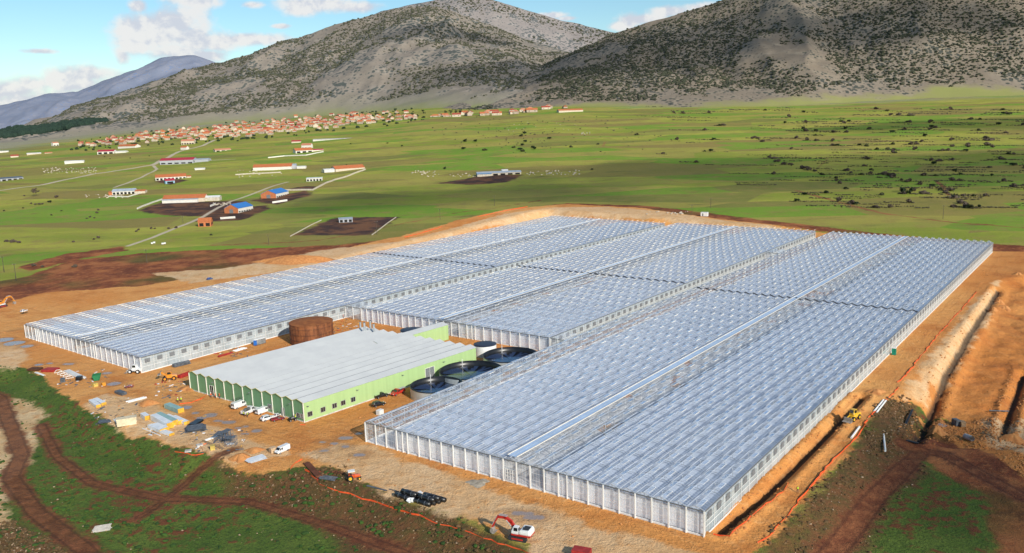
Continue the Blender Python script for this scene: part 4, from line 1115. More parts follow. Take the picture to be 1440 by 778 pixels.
    for s in (-1, 1):
        q = MB(); q.box((h-.06, s*W*.68, zl), (.16, .30, .18)); q.build('headlight', mk_lamp, T)
        q = MB(); q.box((-h+.03, s*W*.80, zl+.1), (.10, .16, .30)); q.build('tail_light', mk_tail, T)
        q = MB(); q.box((h*.36, s*(W+.14), zl+.42), (.12, .22, .16)); q.build('mirror', mk_dark, T)
    wheels(T, xs, W+.02, rw)
    return T
def V(name, label, cat, pr, pf_, kind, body, **k): return vehicle(name, label, cat, P(*pr), P(*pf_), kind, body, **k)
t = V('van', 'white high roofed van with ladder rack parked by the dark green gables', 'van', (327.5, 576.5), (346.5, 569.5), 'van', pt_white)
g = MB(); Lh = 3.2
for y in (-.55, .55): g.beam((-Lh, y, 3.02), (Lh*.35, y, 3.02), .06)
for x in np.linspace(-Lh, Lh*.35, 6): g.beam((x, -.6, 2.98), (x, .6, 2.98), .05)
g.build('roof_rack', mk_dark, t)
t = V('flatbed_truck', 'white pickup truck loaded with crates between the two parked white vans', 'pickup', (342, 585), (362, 576), 'flatbed', pt_white)
g = MB()
for x, y, s in ((-2.4, -.3, .8), (-1.5, .35, .7), (-1.0, -.35, .9)): g.box((x, y, 1.35+s*.4), (s, s*.8, s*.8), .2)
tag(g.build('tool_load', mat('crate_grey', (.16, .17, .17), .8), t))
V('van', 'white panel van parked next to the pickup loaded with crates', 'van', (361, 584.5), (379, 577.5), 'van', pt_white)
V('estate_car', 'white estate car parked beside the dark red pickup', 'car', (367.5, 593.5), (386, 588), 'suv', pt_white)
V('pickup', 'dark red pickup parked near the corner of the green warehouse', 'pickup', (381.5, 593.5), (400.5, 589.5), 'pickup', pt_dred)
V('compact_car', 'small white car half hidden behind the dark red pickup', 'car', (386, 587.5), (396, 583.5), 'hatch', pt_white)
V('van', 'small white van standing alone on the dirt road', 'van', (406, 632), (388.5, 640), 'van', pt_white)
V('compact_car', 'dark red car parked alone at the storage yard', 'car', (188, 544.5), (175.5, 546.5), 'hatch', pt_dred)
V('off_roader', 'black off-road car parked beside the light green warehouse wall', 'car', (523.5, 573.5), (541, 569), 'suv', pt_black)
V('pickup', 'black pickup parked in front of the small red truck', 'pickup', (527, 561.5), (545.5, 556.5), 'pickup', pt_black)
t = V('pickup', 'small red truck carrying pipes beside the open water tank', 'truck', (567.5, 551), (551, 558), 'flatbed', pt_red)
g = MB()
for k in range(5): g.cyl((-3.4, -.5+k*.25, 1.55+.06*(k % 2)), (-.6, -.45+k*.22, 1.6), .09, n=6)
g.build('pipe_load', mk_zinc, t)
V('car', 'white car parked on bare ground close to the left picture edge', 'car', (30, 443.5), (38.5, 441), 'hatch', pt_white)
V('car', 'small blue car on the track along the earth bank', 'car', (291.5, 394.5), (298.5, 392.5), 'hatch', pt_blue)

# ------------------------------------------------------------------ plant
def tracks(T, l, w, h, gap, m=mk_dark):
    for s in (-1, 1):
        g = MB(); pr = []
        for k in range(13):
            t_ = math.pi/2+math.pi*k/12; pr.append((-l/2+h/2+math.cos(t_)*h/2, h/2+math.sin(t_)*h/2))
        for k in range(13):
            t_ = -math.pi/2+math.pi*k/12; pr.append((l/2-h/2+math.cos(t_)*h/2, h/2+math.sin(t_)*h/2))
        g.prism(pr, s*gap-w/2, s*gap+w/2)
        for x in np.linspace(-l/2+.3, l/2-.3, int(l/.35)): g.box((x, s*gap, h+.03), (.12, w, .07)); g.box((x, s*gap, -.0), (.12, w, .05))
        o = g.build('track', m, T)
        f = MB(); f.box((0, s*(gap+w/2*.0), h/2), (l*.62, w*1.12, h*.34)); f.build('track_frame', pt_red, o)
def arm_poly(mb, pts, w, hs, mi=0):
    for k in range(len(pts)-1):
        mb.beam((pts[k][0], 0, pts[k][1]), (pts[k+1][0], 0, pts[k+1][1]), w, (hs[k]+hs[k+1])/2, mi)
        mb.cyl((pts[k+1][0], -w/2, pts[k+1][1]), (pts[k+1][0], w/2, pts[k+1][1]), hs[k+1]/2*.98, n=10, mi=mi)
def excavator(label, c, f, body, arm, s=1.0, stripe=pt_red):
    c, f = np.array(c), np.array(f); rz = math.atan2(f[1]-c[1], f[0]-c[0])
    T = thing('excavator', label, 'excavator', tuple(c), rz, None, s)
    tracks(T, 4.2, .62, .95, 1.15)
    g = MB(); g.cyl((0, 0, .8), (0, 0, 1.15), .75, n=16); g.build('slew_ring', mk_dark, T)
    g = MB(); g.box((-.75, 0, 1.32), (4.3, 2.7, .36)); g.build('deck', stripe, T)
    g = MB(); loft(g, [(-2.9, 1.22, 1.1, 1.5, 2.35, 2.0), (-2.5, 1.35, 1.25, 1.5, 2.62, 2.2), (-.7, 1.35, 1.25, 1.5, 2.55, 2.2), (-.4, 1.3, 1.2, 1.5, 2.3, 2.1)]); g.build('engine_cover', body, T)
    g = MB(); g.box((-1.75, .1, 2.62), (1.3, 1.7, .12)); g.cyl((-1.2, .75, 2.5), (-1.2, .75, 3.1), .09, n=8); g.build('engine_grille', mk_dark, T)
    g = MB(); loft(g, [(-.32, .5, .48, 1.5, 3.05, 2.3), (.75, .5, .46, 1.5, 3.1, 2.3), (1.2, .5, .44, 1.5, 2.1, 1.9)])
    cab = g.build('cab', body, T); cab.location = (.1, .82, 0)
    G = MB()
    for sd in (-1, 1): G.add([(-.2, sd*.515, 2.2), (.72, sd*.515, 2.2), (.66, sd*.5, 2.95), (-.2, sd*.5, 2.95)][::-sd], [(0, 1, 2, 3)])
    G.add([(.80, -.42, 3.02), (1.19, -.44, 2.12), (1.19, .44, 2.12), (.80, .42, 3.02)][::-1], [(0, 1, 2, 3)]); G.add([(-.335, -.4, 2.3), (-.335, .4, 2.3), (-.335, .4, 2.9), (-.335, -.4, 2.9)][::-1], [(0, 1, 2, 3)])
    G.build('window', mk_cglass, cab)
    g = MB(); arm_poly(g, [(.9, 1.7), (2.0, 3.35), (3.4, 4.1), (4.9, 4.0)], .46, [.55, .72, .62, .48]); b_ = g.build('boom', arm, T); b_.location = (0, -.25, 0)
    g = MB(); arm_poly(g, [(4.75, 4.25), (5.7, 2.9), (6.35, 1.35)], .36, [.42, .46, .30]); a_ = g.build('stick', arm, T); a_.location = (0, -.25, 0)
    g = MB()
    for p, q, r in (((1.3, 1.6), (3.0, 3.6), .10), ((2.8, 4.45), (4.7, 4.5), .09), ((5.2, 4.1), (6.35, 1.9), .07)): g.cyl((p[0], -.02, p[1]), (q[0], -.02, q[1]), r, n=8); g.cyl((p[0], -.5, p[1]), (q[0], -.5, q[1]), r, n=8)
    g.build('ram', mk_zinc, T)
    g = MB(); pr = [(6.35, 1.45), (6.75, 1.0), (6.7, .35), (6.2, .05), (5.75, .15), (5.55, .55), (5.95, .6), (6.05, 1.2)]; g.prism(pr, -.85, .35)
    for y in (-.75, -.4, -.05, .25): g.beam((5.62, y, .5), (5.30, y, .70), .10)
    g.build('bucket', mat('bucket_steel', (.34, .30, .26), .6, .2, 2), T)
    return T
c_ = P(731, 757); f_ = P(683, 750)
excavator('red and white crawler excavator digging at the edge of the dirt road', c_, f_, pt_white, pt_red, 1.02)
excavator('small orange excavator at the left picture edge beyond the glasshouses', P(2, 432), P(18, 428), pt_orange, pt_orange, 1.15, pt_white)
def loader(label, a, b, col, tele=False):
    a, b = P(*a), P(*b); c = (a+b)/2; rz = math.atan2(b[1]-a[1], b[0]-a[0])
    T = thing('wheel_loader', label, 'loader', tuple(c), rz)
    g = MB(); loft(g, [(-2.8, .95, .85, .9, 1.9, 1.6), (-1.0, 1.0, .9, .9, 2.1, 1.7), (-.8, 1.0, .9, .9, 1.7, 1.5), (1.2, .8, .7, .9, 1.5, 1.3)]); g.build('body', col, T)
    g = MB(); loft(g, [(-.95, .75, .66, 1.4, 3.2, 2.3), (.55, .75, .62, 1.4, 3.25, 2.3), (.8, .72, .6, 1.4, 2.2, 2.0)]); cab = g.build('cab', col, T)
    G = MB()
    for sd in (-1, 1): G.add([(-.8, sd*.765, 2.25), (.5, sd*.765, 2.25), (.45, sd*.66, 3.1), (-.8, sd*.66, 3.1)][::-sd], [(0, 1, 2, 3)])
    G.add([(.60, -.55, 3.15), (.815, -.6, 2.25), (.815, .6, 2.25), (.60, .55, 3.15)][::-1], [(0, 1, 2, 3)]); G.build('window', mk_cglass, cab)
    g = MB()
    for y in (-.5, .5): g.beam((.4, y, 1.6), (2.6, y, 1.0 if not tele else 3.2), .18, .3)
    g.build('lift_arm', col, T)
    zb = 0 if not tele else 2.2
    g = MB(); g.prism([(2.5, .2+zb), (3.7, .15+zb), (3.75, .25+zb), (2.75, .4+zb), (2.7, 1.3+zb), (2.5, 1.35+zb)], -1.25, 1.25); g.build('bucket', mat('bucket_steel', (.34, .30, .26), .6, .2, 2), T)
    wheels(T, (-1.7, 1.35), 1.25, .78, .5, col)
    return T
loader('yellow wheel loader driving on the dirt track beside the long trench', (1205, 589), (1193, 593), pt_yellow)
loader('orange backhoe loader with raised bucket behind the dug hole', (243, 534), (233.5, 535), pt_orange, True)
loader('small white and red loader at the corner posts of the left glasshouse', (194, 524.5), (186, 524.5), pt_white)
# tractor with implement
a, b = P(491, 676), P(505, 674); c = (a+b)/2
T = thing('tractor', 'red orange tractor with white cab roof on the pale gravel', 'tractor', tuple(c), math.atan2(b[1]-a[1], b[0]-a[0]))
g = MB(); loft(g, [(-.5, .42, .38, .7, 1.45, 1.2), (.4, .42, .36, .75, 1.5, 1.25), (1.6, .36, .3, .8, 1.35, 1.15)]); g.build('bonnet', paint('tractor_red', (.62, .09, .02)), T)
g = MB()
for x in (-1.2, .1):
    for y in (-.6, .6): g.beam((x, y, 1.1), (x*.95, y*.92, 2.45), .07)
g.box((-.9, 0, .95), (.9, 1.1, .5)); g.build('cab_frame', paint('tractor_red', (.62, .09, .02)), T)
g = MB(); g.box((-.55, 0, 2.5), (1.7, 1.5, .14)); g.build('cab_roof', mk_white, T)
wheels(T, (-.95,), .95, .78, .42, pt_yellow); wheels(T, (1.35,), .80, .42, .28, pt_yellow)
a, b = P(471, 665), P(488, 671); c = (a+b)/2
T = thing('cultivator', 'rusty farm implement hitched behind the red orange tractor', 'farm implement', tuple(c), math.atan2(b[1]-a[1], b[0]-a[0]))
g = MB(); g.beam((-2.6, 0, .55), (3.2, 0, .6), .14); 
for x in (-2.2, -1.2, -.2): g.beam((x, -1.1, .55), (x, 1.1, .55), .12)
g.build('frame', mat('rusty_frame', (.17, .06, .03), .8), T)
for x in (-2.2, -1.2, -.2):
    for y in (-.9, -.3, .3, .9):
        g = MB(); g.beam((x, y, .55), (x-.25, y, .02), .06); g.build('tine', mat('rusty_frame', (.17, .06, .03), .8), T)

# ------------------------------------------------------------------ people
def person_proto():
    vs = [(0, 0, .95), (0, 0, 1.15), (0, 0, 1.38), (0, 0, 1.50), (0, .01, 1.62), (0, .01, 1.74),
          (-.10, 0, .90), (-.12, .03, .50), (-.13, -.02, .08), (-.13, .13, .04), (.10, 0, .90), (.12, -.03, .50), (.14, -.06, .08), (.14, .09, .04),
          (-.20, 0, 1.40), (-.26, -.02, 1.13), (-.24, .10, .90), (-.24, .14, .82), (.20, 0, 1.40), (.27, .02, 1.13), (.23, .14, .95), (.22, .19, .88)]
    ed = [(0, 1), (1, 2), (2, 3), (3, 4), (4, 5), (0, 6), (6, 7), (7, 8), (8, 9), (0, 10), (10, 11), (11, 12), (12, 13), (2, 14), (14, 15), (15, 16), (16, 17), (2, 18), (18, 19), (19, 20), (20, 21)]
    rad = [.15, .15, .16, .07, .10, .09, .10, .07, .05, .045, .10, .07, .05, .045, .075, .052, .042, .04, .075, .052, .042, .04]
    me = bpy.data.meshes.new('person'); me.from_pydata(vs, ed, []); me.update()
    o = bpy.data.objects.new('person', me); COL.objects.link(o)
    md = o.modifiers.new('skin', 'SKIN'); md.use_smooth_shade = True
    for k, r in enumerate(rad):
        sv = me.skin_vertices[0].data[k]; sv.radius = (r, r*.82); sv.use_root = (k == 0)
    sb = o.modifiers.new('sub', 'SUBSURF'); sb.levels = 1; sb.render_levels = 1
    dg = bpy.context.evaluated_depsgraph_get(); dg.update()
    me2 = bpy.data.meshes.new_from_object(o.evaluated_get(dg))
    bpy.data.objects.remove(o)
    me2.name = 'person'
    return me2
PM = person_proto()
mk_skin = mat('skin', (.45, .26, .18), .6); mk_jeans = mat('dark_trousers', (.03, .04, .07), .85); mk_shirt = mat('dark_shirt', (.10, .10, .12), .85)
PM.materials.clear()
for m_ in (mk_jeans, mk_shirt, mk_skin): PM.materials.append(m_)
for p_ in PM.polygons:
    z = p_.center.z; p_.material_index = 0 if z < .96 else (2 if z > 1.47 or (z < 1.0 and abs(p_.center.x) > .18) else 1)
    if .96 > z > .78 and abs(p_.center.x) > .19: p_.material_index = 2
vest = MB(); vest.lathe((0, 0, 0), [(.20, .98), (.215, 1.15), (.225, 1.32), (.17, 1.47)], 14)
vest.v = [(x, y*.86, z) for x, y, z in vest.v]
VM = {k: vest.mesh('vest', m_, (0, 0, 0), True) for k, m_ in (('o', pt_hor), ('y', pt_hvis))}
hel = MB(); hel.lathe((0, .01, 0), [(.145, 1.70), (.135, 1.74), (.125, 1.80), (.08, 1.86), (.005, 1.88)], 12)
HM = {k: hel.mesh('helmet', m_, (0, 0, 0), True) for k, m_ in (('w', mk_white), ('o', pt_hor), ('y', pt_yellow))}
def person(px, py, vk, hk, label, group=None, rz=None, s=1.0):
    p = P(px, py); o = bpy.data.objects.new('person', PM); COL.objects.link(o)
    o.location = tuple(p); o.rotation_euler = (0, 0, random.uniform(0, 6.28) if rz is None else rz); o.scale = (s, s, s)
    tag(o, label, 'person', group)
    for nm, m_ in (('vest', VM[vk]), ('helmet', HM[hk])):
        c = bpy.data.objects.new(nm, m_); COL.objects.link(c); c.parent = o
for px, py, vk, hk in ((297, 559.5, 'o', 'w'), (300, 557, 'y', 'o'), (303.5, 560.5, 'o', 'o'), (306, 557.5, 'o', 'w'), (309, 560.8, 'o', 'o'), (312, 559.5, 'o', 'w'), (314.5, 560.5, 'o', 'o'), (316, 557.8, 'o', 'o')):
    if vk == 'o': person(px, py, vk, hk, 'worker in orange vest in the crew standing before the warehouse gables', 'crew in front of the gables')
    else: person(px, py, vk, hk, 'only worker in yellow vest among the orange vested crew by the gables')
person(250.5, 566.5, 'y', 'w', 'left one of two yellow vested workers at the dug hole'); person(255.2, 565.8, 'y', 'w', 'right one of two yellow vested workers at the dug hole')
person(343.5, 586, 'y', 'w', 'yellow vested worker behind the pickup loaded with crates'); person(348.2, 587, 'y', 'w', 'yellow vested worker at the side of the pickup loaded with crates')
person(415.8, 591, 'y', 'y', 'yellow vested worker beside the black quad bike')
person(1121.5, 693, 'y', 'y', 'lone yellow vested worker on the track next to the trench')
person(483, 448, 'o', 'o', 'orange vested worker near the inner glasshouse corner behind the rusty tank'); person(599.5, 533.5, 'o', 'w', 'orange vested worker outside the grey roller door')
# quad bike
a, b = P(407, 593), P(416, 591); c = (a+b)/2
T = thing('quad_bike', 'black quad bike parked at the warehouse corner', 'quad bike', tuple(c), math.atan2(b[1]-a[1], b[0]-a[0]), None, 1.25)
g = MB(); loft(g, [(-.95, .42, .35, .55, .85, .75), (-.3, .3, .22, .5, .9, .75), (.2, .3, .25, .5, .95, .8), (.9, .45, .35, .55, .85, .75)]); g.build('body', pt_black, T)
g = MB(); g.beam((.35, -.4, 1.15), (.35, .4, 1.15), .05); g.beam((.35, 0, .85), (.35, 0, 1.15), .06); g.build('handlebar', mk_dark, T)
g = MB(); g.box((-.35, 0, .95), (.7, .34, .12)); g.build('seat', mk_dark, T)
wheels(T, (-.62, .62), .58, .30, .25)

# ------------------------------------------------------------------ site things
mk_wood = mat('timber', (.36, .24, .14), .8, .2, 1.5); mk_conc = mat('concrete', (.50, .47, .43), .85, .15, 1)
mk_wrap = mat('white_wrap', (.74, .76, .78), .4, .08, .8, spec=.5); mk_teal = mat('teal_wrap', (.28, .44, .42), .5, .1, .6); mk_yend = mat('yellow_end', (.75, .42, .05), .6)
mk_scrap = mat('scrap_steel', (.12, .135, .155), .55, .25, 1.2); mk_redst = mat('red_primer', (.40, .035, .03), .6); mk_ply = mat('cream_board', (.70, .60, .42), .7, .12, .8)
mk_net = mat('orange_netting', (.78, .12, .025), .8, .12, 1.5, rgb2=(.62, .06, .015))
mk_blk = mat('black_plastic', (.012, .013, .015), .3, .2, 1.0, spec=.6)
def gbox(name, label, cat, p, q, w, h, m, group=None, z=0.0, extra=None):
    a, b = P(*p), P(*q); c = (a+b)/2; L = float(np.linalg.norm((b-a)[:2])); rz = math.atan2(b[1]-a[1], b[0]-a[0])
    T = thing(name, label, cat, (c[0], c[1], tz(c[0], c[1])+z), rz, group)
    extra(T, L, w, h, m)
    return T
def pack(T, L, w, h, m):
    g = MB(); g.box((0, 0, .12+h/2), (L-.2, w, h)); g.build('wrapped_panels', m, T)
    for s in (-1, 1):
        g = MB(); g.box((s*(L/2-.06), 0, .12+h/2), (.14, w+.04, h+.04)); g.build('end_board', mk_yend, T)
    for x in np.linspace(-L*.38, L*.38, 3): 
        g = MB(); g.box((x, 0, .06), (.14, w+.1, .12)); g.build('bearer', mk_wood, T)
for p, q, w, h, m, z in (((128, 565.5), (139, 573.5), 1.5, .9, mk_wrap, 0), ((134, 563.5), (146.5, 570.5), 1.5, .9, mk_wrap, 0), ((201, 586), (208, 591), 1.6, 1.3, mk_wrap, 0), ((216, 590), (240, 603), 2.0, 1.7, mk_wrap, 0),
                      ((222, 587), (247, 598.5), 1.9, 1.5, mk_teal, 0), ((234, 588), (254, 597), 1.7, 1.1, mk_wrap, 0), ((244, 589), (263, 597.5), 1.6, .9, mk_wrap, 0), ((211, 601), (229, 608.5), 1.7, 1.0, mk_wrap, 0), ((218, 599.5), (234.5, 606.5), 1.6, 1.0, mk_wrap, 0), ((227, 608), (242, 613), 1.6, .7, mk_wrap, 0), ((235, 573), (255, 581), 2.0, 1.4, mk_teal, 0)):
    if m is mk_teal: gbox('panel_pack', 'teal wrapped panel pack alone nearest the gables' if p[1] < 580 else 'teal wrapped panel pack lying between the white packs in the yard', 'panel pack', p, q, w, h, m, None, z, pack)
    elif p[1] < 570: gbox('panel_pack', 'white wrapped panel pack of the pair lying apart near the grass edge', 'panel pack', p, q, w, h, m, 'pair of panel packs near the grass', z, pack)
    else: gbox('panel_pack', 'white wrapped panel pack with yellow ends heaped in the middle of the yard', 'panel pack', p, q, w, h, m, 'white panel packs in the middle of the yard', z, pack)
def sheets(n_, gap, jit=.15):
    def f(T, L, w, h, m):
        for k in range(n_):
            g = MB(); g.box((random.uniform(-jit, jit), random.uniform(-jit, jit), .05+(k+.5)*h/n_), (L*random.uniform(.9, 1), w*random.uniform(.9, 1), h/n_*gap), random.uniform(-.05, .05)); g.build('sheet', m, T)
    return f
def bars(n_, r):
    def f(T, L, w, h, m):
        rows = max(1, int(round(h/(2*r))))
        per = max(1, n_//rows)
        for j in range(rows):
            for k in range(per):
                g = MB(); y = (k-(per-1)/2)*w/max(per, 1); x = random.uniform(-.3, .3); t_ = random.uniform(-.06, .06)
                g.cyl((x-L/2, y-t_, r+j*2*r), (x+L/2, y+t_, r+j*2*r), r, n=7); g.build('pipe', m, T)
    return f
gbox('sheet_stack', 'flat stack of bright red sheets at the grass edge', 'sheet stack', (61.5, 521.5), (80.5, 521.5), 4.2, .8, mk_redst, extra=sheets(3, .8))
gbox('sheet_stack', 'flat stack of dark brown sheets left of the red sheets', 'sheet stack', (42, 520.5), (58, 520.5), 3.2, .7, mat('brown_sheet', (.13, .05, .02), .8), extra=sheets(3, .8))
gbox('plank_pile', 'white planks lying on grass below the brown sheets', 'planks', (50, 524), (62, 528.5), 1.0, .3, mk_white, extra=bars(3, .14))
gbox('profile_stack', 'stack of long white profiles close to the green skip', 'profile stack', (94, 522), (117, 533), 2.2, .8, mk_white, extra=bars(10, .16))
gbox('profile_stack', 'white profiles laid flat right of the soil heap', 'profile stack', (179, 566), (205, 559.5), 1.8, .5, mk_white, extra=bars(6, .18))
gbox('sheet_stack', 'grey metal sheets scattered over the yard edge above the cream blocks', 'sheet stack', (138, 597), (156, 591), 3.0, .3, mk_scrap, extra=sheets(5, .6, .8))
gbox('block_stack', 'long stack of cream boards standing on the storage yard', 'board stack', (164, 601.5), (193, 594.5), 2.6, 2.3, mk_ply, extra=sheets(6, .92, .08))
gbox('plank_pile', 'pale plank leaning against the cream board stack', 'planks', (161, 590), (167, 597), 1.0, .4, mk_white, extra=bars(2, .2))
gbox('sheet_stack', 'dark blue grey steel frames stacked next to the panel packs', 'steel frames', (262, 606), (287, 602), 5.0, .9, mk_scrap, extra=sheets(7, .5, .7))
gbox('sheet_stack', 'black sheets lying next to the steel frames', 'sheet stack', (268, 600), (280, 592), 2.6, .6, mk_blk, extra=sheets(4, .6, .4))
gbox('pipe_pile', 'white pipes lying left of the steel cages', 'pipes', (289, 620), (307, 613.5), 1.2, .3, mk_white, extra=bars(3, .15))
gbox('beam_pile', 'long brown timber beams below the steel cages', 'beams', (286, 620.5), (315, 632.5), .9, .3, mk_wood, extra=bars(3, .15))
gbox('plank_pile', 'long white pole lying on the ground near the panel packs', 'pole', (201, 603), (226, 613.5), .3, .2, mk_white, extra=bars(1, .14))
gbox('pipe_pile', 'dark grey pipes stacked along the glasshouse wall behind the warehouse', 'pipes', (244, 516.5), (267, 511), 2.4, 1.2, mk_scrap, extra=bars(12, .2))
gbox('truss_stack', 'red steel trusses beside the louvred glasshouse wall', 'steel trusses', (307, 502.5), (327, 497), 1.2, .6, mk_redst, extra=bars(5, .16))
gbox('truss_stack', 'white steel profiles stacked beyond the red trusses', 'steel profiles', (329, 494.5), (345, 490), 2.4, .5, mk_white, extra=bars(6, .18))
gbox('truss_stack', 'red steel frames piled left of the gabled front', 'steel frames', (251, 532.5), (268, 526.5), 2.4, 1.3, mk_redst, extra=bars(8, .2))
gbox('pipe_pile', 'thin dark bars on gravel left of the black rolls', 'bars', (516, 683.5), (543, 690.5), .5, .3, mk_scrap, extra=bars(2, .13))
gbox('pipe_pile', 'short grey bar on gravel touching the black rolls', 'bar', (547, 688.5), (561, 692), .3, .2, mk_scrap, extra=bars(1, .12))
gbox('beam_pile', 'dark red steel beams heaped beside the orange netting', 'beams', (431, 652), (449, 672), 1.6, .6, mat('rusty_frame', (.17, .06, .03), .8), extra=bars(6, .2))
gbox('beam_pile', 'grey steel bars heaped near the red netting end', 'bars', (451, 672), (473, 674.5), 2.2, .4, mk_scrap, extra=bars(6, .16))
gbox('sheet_stack', 'white window frames lying on soil left of the small white van', 'frames', (346, 651), (371, 642), 2.6, .3, mk_wrap, extra=sheets(3, .4, .8))
gbox('pipe_pile', 'pair of white pipes wrapped in orange at the trench head', 'pipes', (1231, 580), (1244, 564), 1.6, .5, mk_white, extra=bars(2, .26))
gbox('pipe_pile', 'short white pipe lying along the orange fence', 'pipe', (1197, 617), (1209, 601), .6, .5, mk_white, extra=bars(1, .30))
gbox('pipe_pile', 'long white drain pipe lying down the grassy slope', 'pipe', (1241.5, 598), (1245, 640), .6, .5, mk_white, extra=bars(1, .26))
gbox('pipe_pile', 'black drain pipes lying beside the trench junction', 'pipes', (1264, 609), (1283, 580), .8, .3, mk_blk, extra=bars(2, .2))
gbox('pipe_pile', 'bent black pipe end right of the trench junction', 'pipe', (1276, 620), (1292, 628), .6, .3, mk_blk, extra=bars(2, .24))
gbox('pipe_pile', 'long grey pipe lying across the excavated basin', 'pipe', (1392, 581), (1419, 585), .4, .3, mk_scrap, extra=bars(1, .2))
gbox('sheet_stack', 'pale bright slab near the orange tape below the yard', 'slab', (276, 628), (285, 626), 1.6, .4, mk_conc, extra=sheets(1, .9)); gbox('sheet_stack', 'grey slab on dark soil left of the orange tape', 'slab', (260, 637), (270, 634), 1.5, .4, mk_conc, extra=sheets(1, .9))
gbox('branch_pile', 'pile of bleached poles lying in the foreground grass', 'poles', (132, 746), (156, 742), 3.2, .5, mk_conc, extra=bars(12, .11))
def crate(T, L, w, h, m):
    g = MB()
    for k in range(5):
        z = .12+(k+.5)*h/5
        for s in (-1, 1): g.box((0, s*w/2, z), (L, .05, h/5*.8)); g.box((s*L/2, 0, z), (.05, w, h/5*.8))
    g.box((0, 0, .1), (L, w, .06)); g.build('side_boards', m, T)
    g = MB(); g.box((0, 0, h+.14), (L+.06, w+.06, .06)); g.build('lid', m, T)
    g = MB()
    for y in (-w*.4, 0, w*.4): g.box((0, y, .035), (L, .12, .07))
    g.build('skid', mk_wood, T)
gbox('crate', 'wooden crate standing behind the small lone white van', 'crate', (380, 637.5), (388, 635), 1.5, 1.3, mat('crate_wood', (.60, .42, .26), .8), extra=crate)
gbox('crate', 'yellow crate near the timber beams', 'crate', (296, 633), (302.5, 632), 1.3, 1.1, mat('yellow_crate', (.66, .48, .12), .7), extra=crate)
gbox('crate', 'white box by the glasshouse wall near the black off-road car', 'crate', (531.5, 584.5), (537.5, 581.8), 1.4, 1.4, mk_white, extra=crate)
gbox('crate', 'grey crate at the grass edge below the white profiles', 'crate', (85.5, 538), (92, 537), 1.6, 1.3, mk_scrap, extra=crate)
gbox('crate', 'dark crate left of the green skip', 'crate', (108, 535), (115.5, 534.5), 1.8, 1.3, mk_blk, extra=crate)
gbox('crate', 'yellow crate below the green skip', 'crate', (131, 544.5), (137, 543), 1.6, 1.1, mat('yellow_crate', (.66, .48, .12), .7), extra=crate)
gbox('crate', 'orange crate right of the yellow crate near the skip', 'crate', (143.5, 543), (148, 542), 1.3, 1.0, mat('orange_crate', (.75, .32, .04), .7), extra=crate)
gbox('crate', 'pallet of grey parts near the dark red car', 'crate', (165, 552.5), (175, 556), 1.8, .8, mk_scrap, extra=crate)
gbox('crate', 'dark grey box on the floor of the excavated basin', 'crate', (1341, 598.5), (1347, 598), 2.2, 1.7, mk_scrap, extra=crate)
gbox('crate', 'brown crate beside the dark grey box in the basin', 'crate', (1349.5, 600), (1356, 599.5), 1.8, 1.4, mk_wood, extra=crate)
gbox('crate', 'red container cut by the bottom picture edge right of the excavator', 'container', (806, 781), (830, 785), 2.2, 1.5, mk_redst, extra=crate)
# green skip
a, b = P(130.5, 535), P(143, 533.5); c = (a+b)/2
T = thing('skip', 'dark green open skip with sloping ends', 'skip', tuple(c), math.atan2(b[1]-a[1], b[0]-a[0]))
g = MB(); L_ = np.linalg.norm(b-a); pr = [(-L_/2, 2.0), (-L_*.30, .1), (L_*.30, .1), (L_/2, 2.0), (L_/2-.1, 2.0), (L_*.28, .25), (-L_*.28, .25), (-L_/2+.1, 2.0)]
g.prism(pr, -1.4, 1.4)
for s in (-1, 1): g.prism([(-L_/2, 2.0), (-L_*.30, .1), (L_*.30, .1), (L_/2, 2.0)], s*1.45-.06, s*1.45+.06)
g.build('shell', mat('skip_green', (.02, .17, .07), .5), T)
g = MB()
for s in (-1, 1): g.beam((-L_/2, s*1.5, 2.0), (L_/2, s*1.5, 2.0), .14)
g.build('rim', mat('skip_green', (.02, .17, .07), .5), T)
# steel cages heap
for k, (px, py, lab) in enumerate(((310, 620, 'blue grey steel cage, left one of the heap on the yard'), (319, 617, 'blue grey steel cage, back one of the heap on the yard'), (325, 626, 'blue grey steel cage, front one of the heap on the yard'))):
    p = P(px, py); T = thing('steel_cage', lab, 'steel cage', tuple(p), random.uniform(0, 1.5))
    g = MB(); w, d, h = 3.0, 2.2, 2.4
    for x in (-w/2, -w/6, w/6, w/2):
        for y in (-d/2, 0, d/2): g.beam((x, y, 0), (x, y, h), .07)
    for z in (.05, h/2, h): 
        for y in (-d/2, 0, d/2): g.beam((-w/2, y, z), (w/2, y, z), .07)
        for x in (-w/2, 0, w/2): g.beam((x, -d/2, z), (x, d/2, z), .07)
    g.build('frame', mat('blue_steel', (.11, .14, .20), .5), T)
    g = MB(); g.box((0, 0, h+.06), (w*.9, d*.9, .1), .1); g.build('lid_sheet', mk_scrap, T)
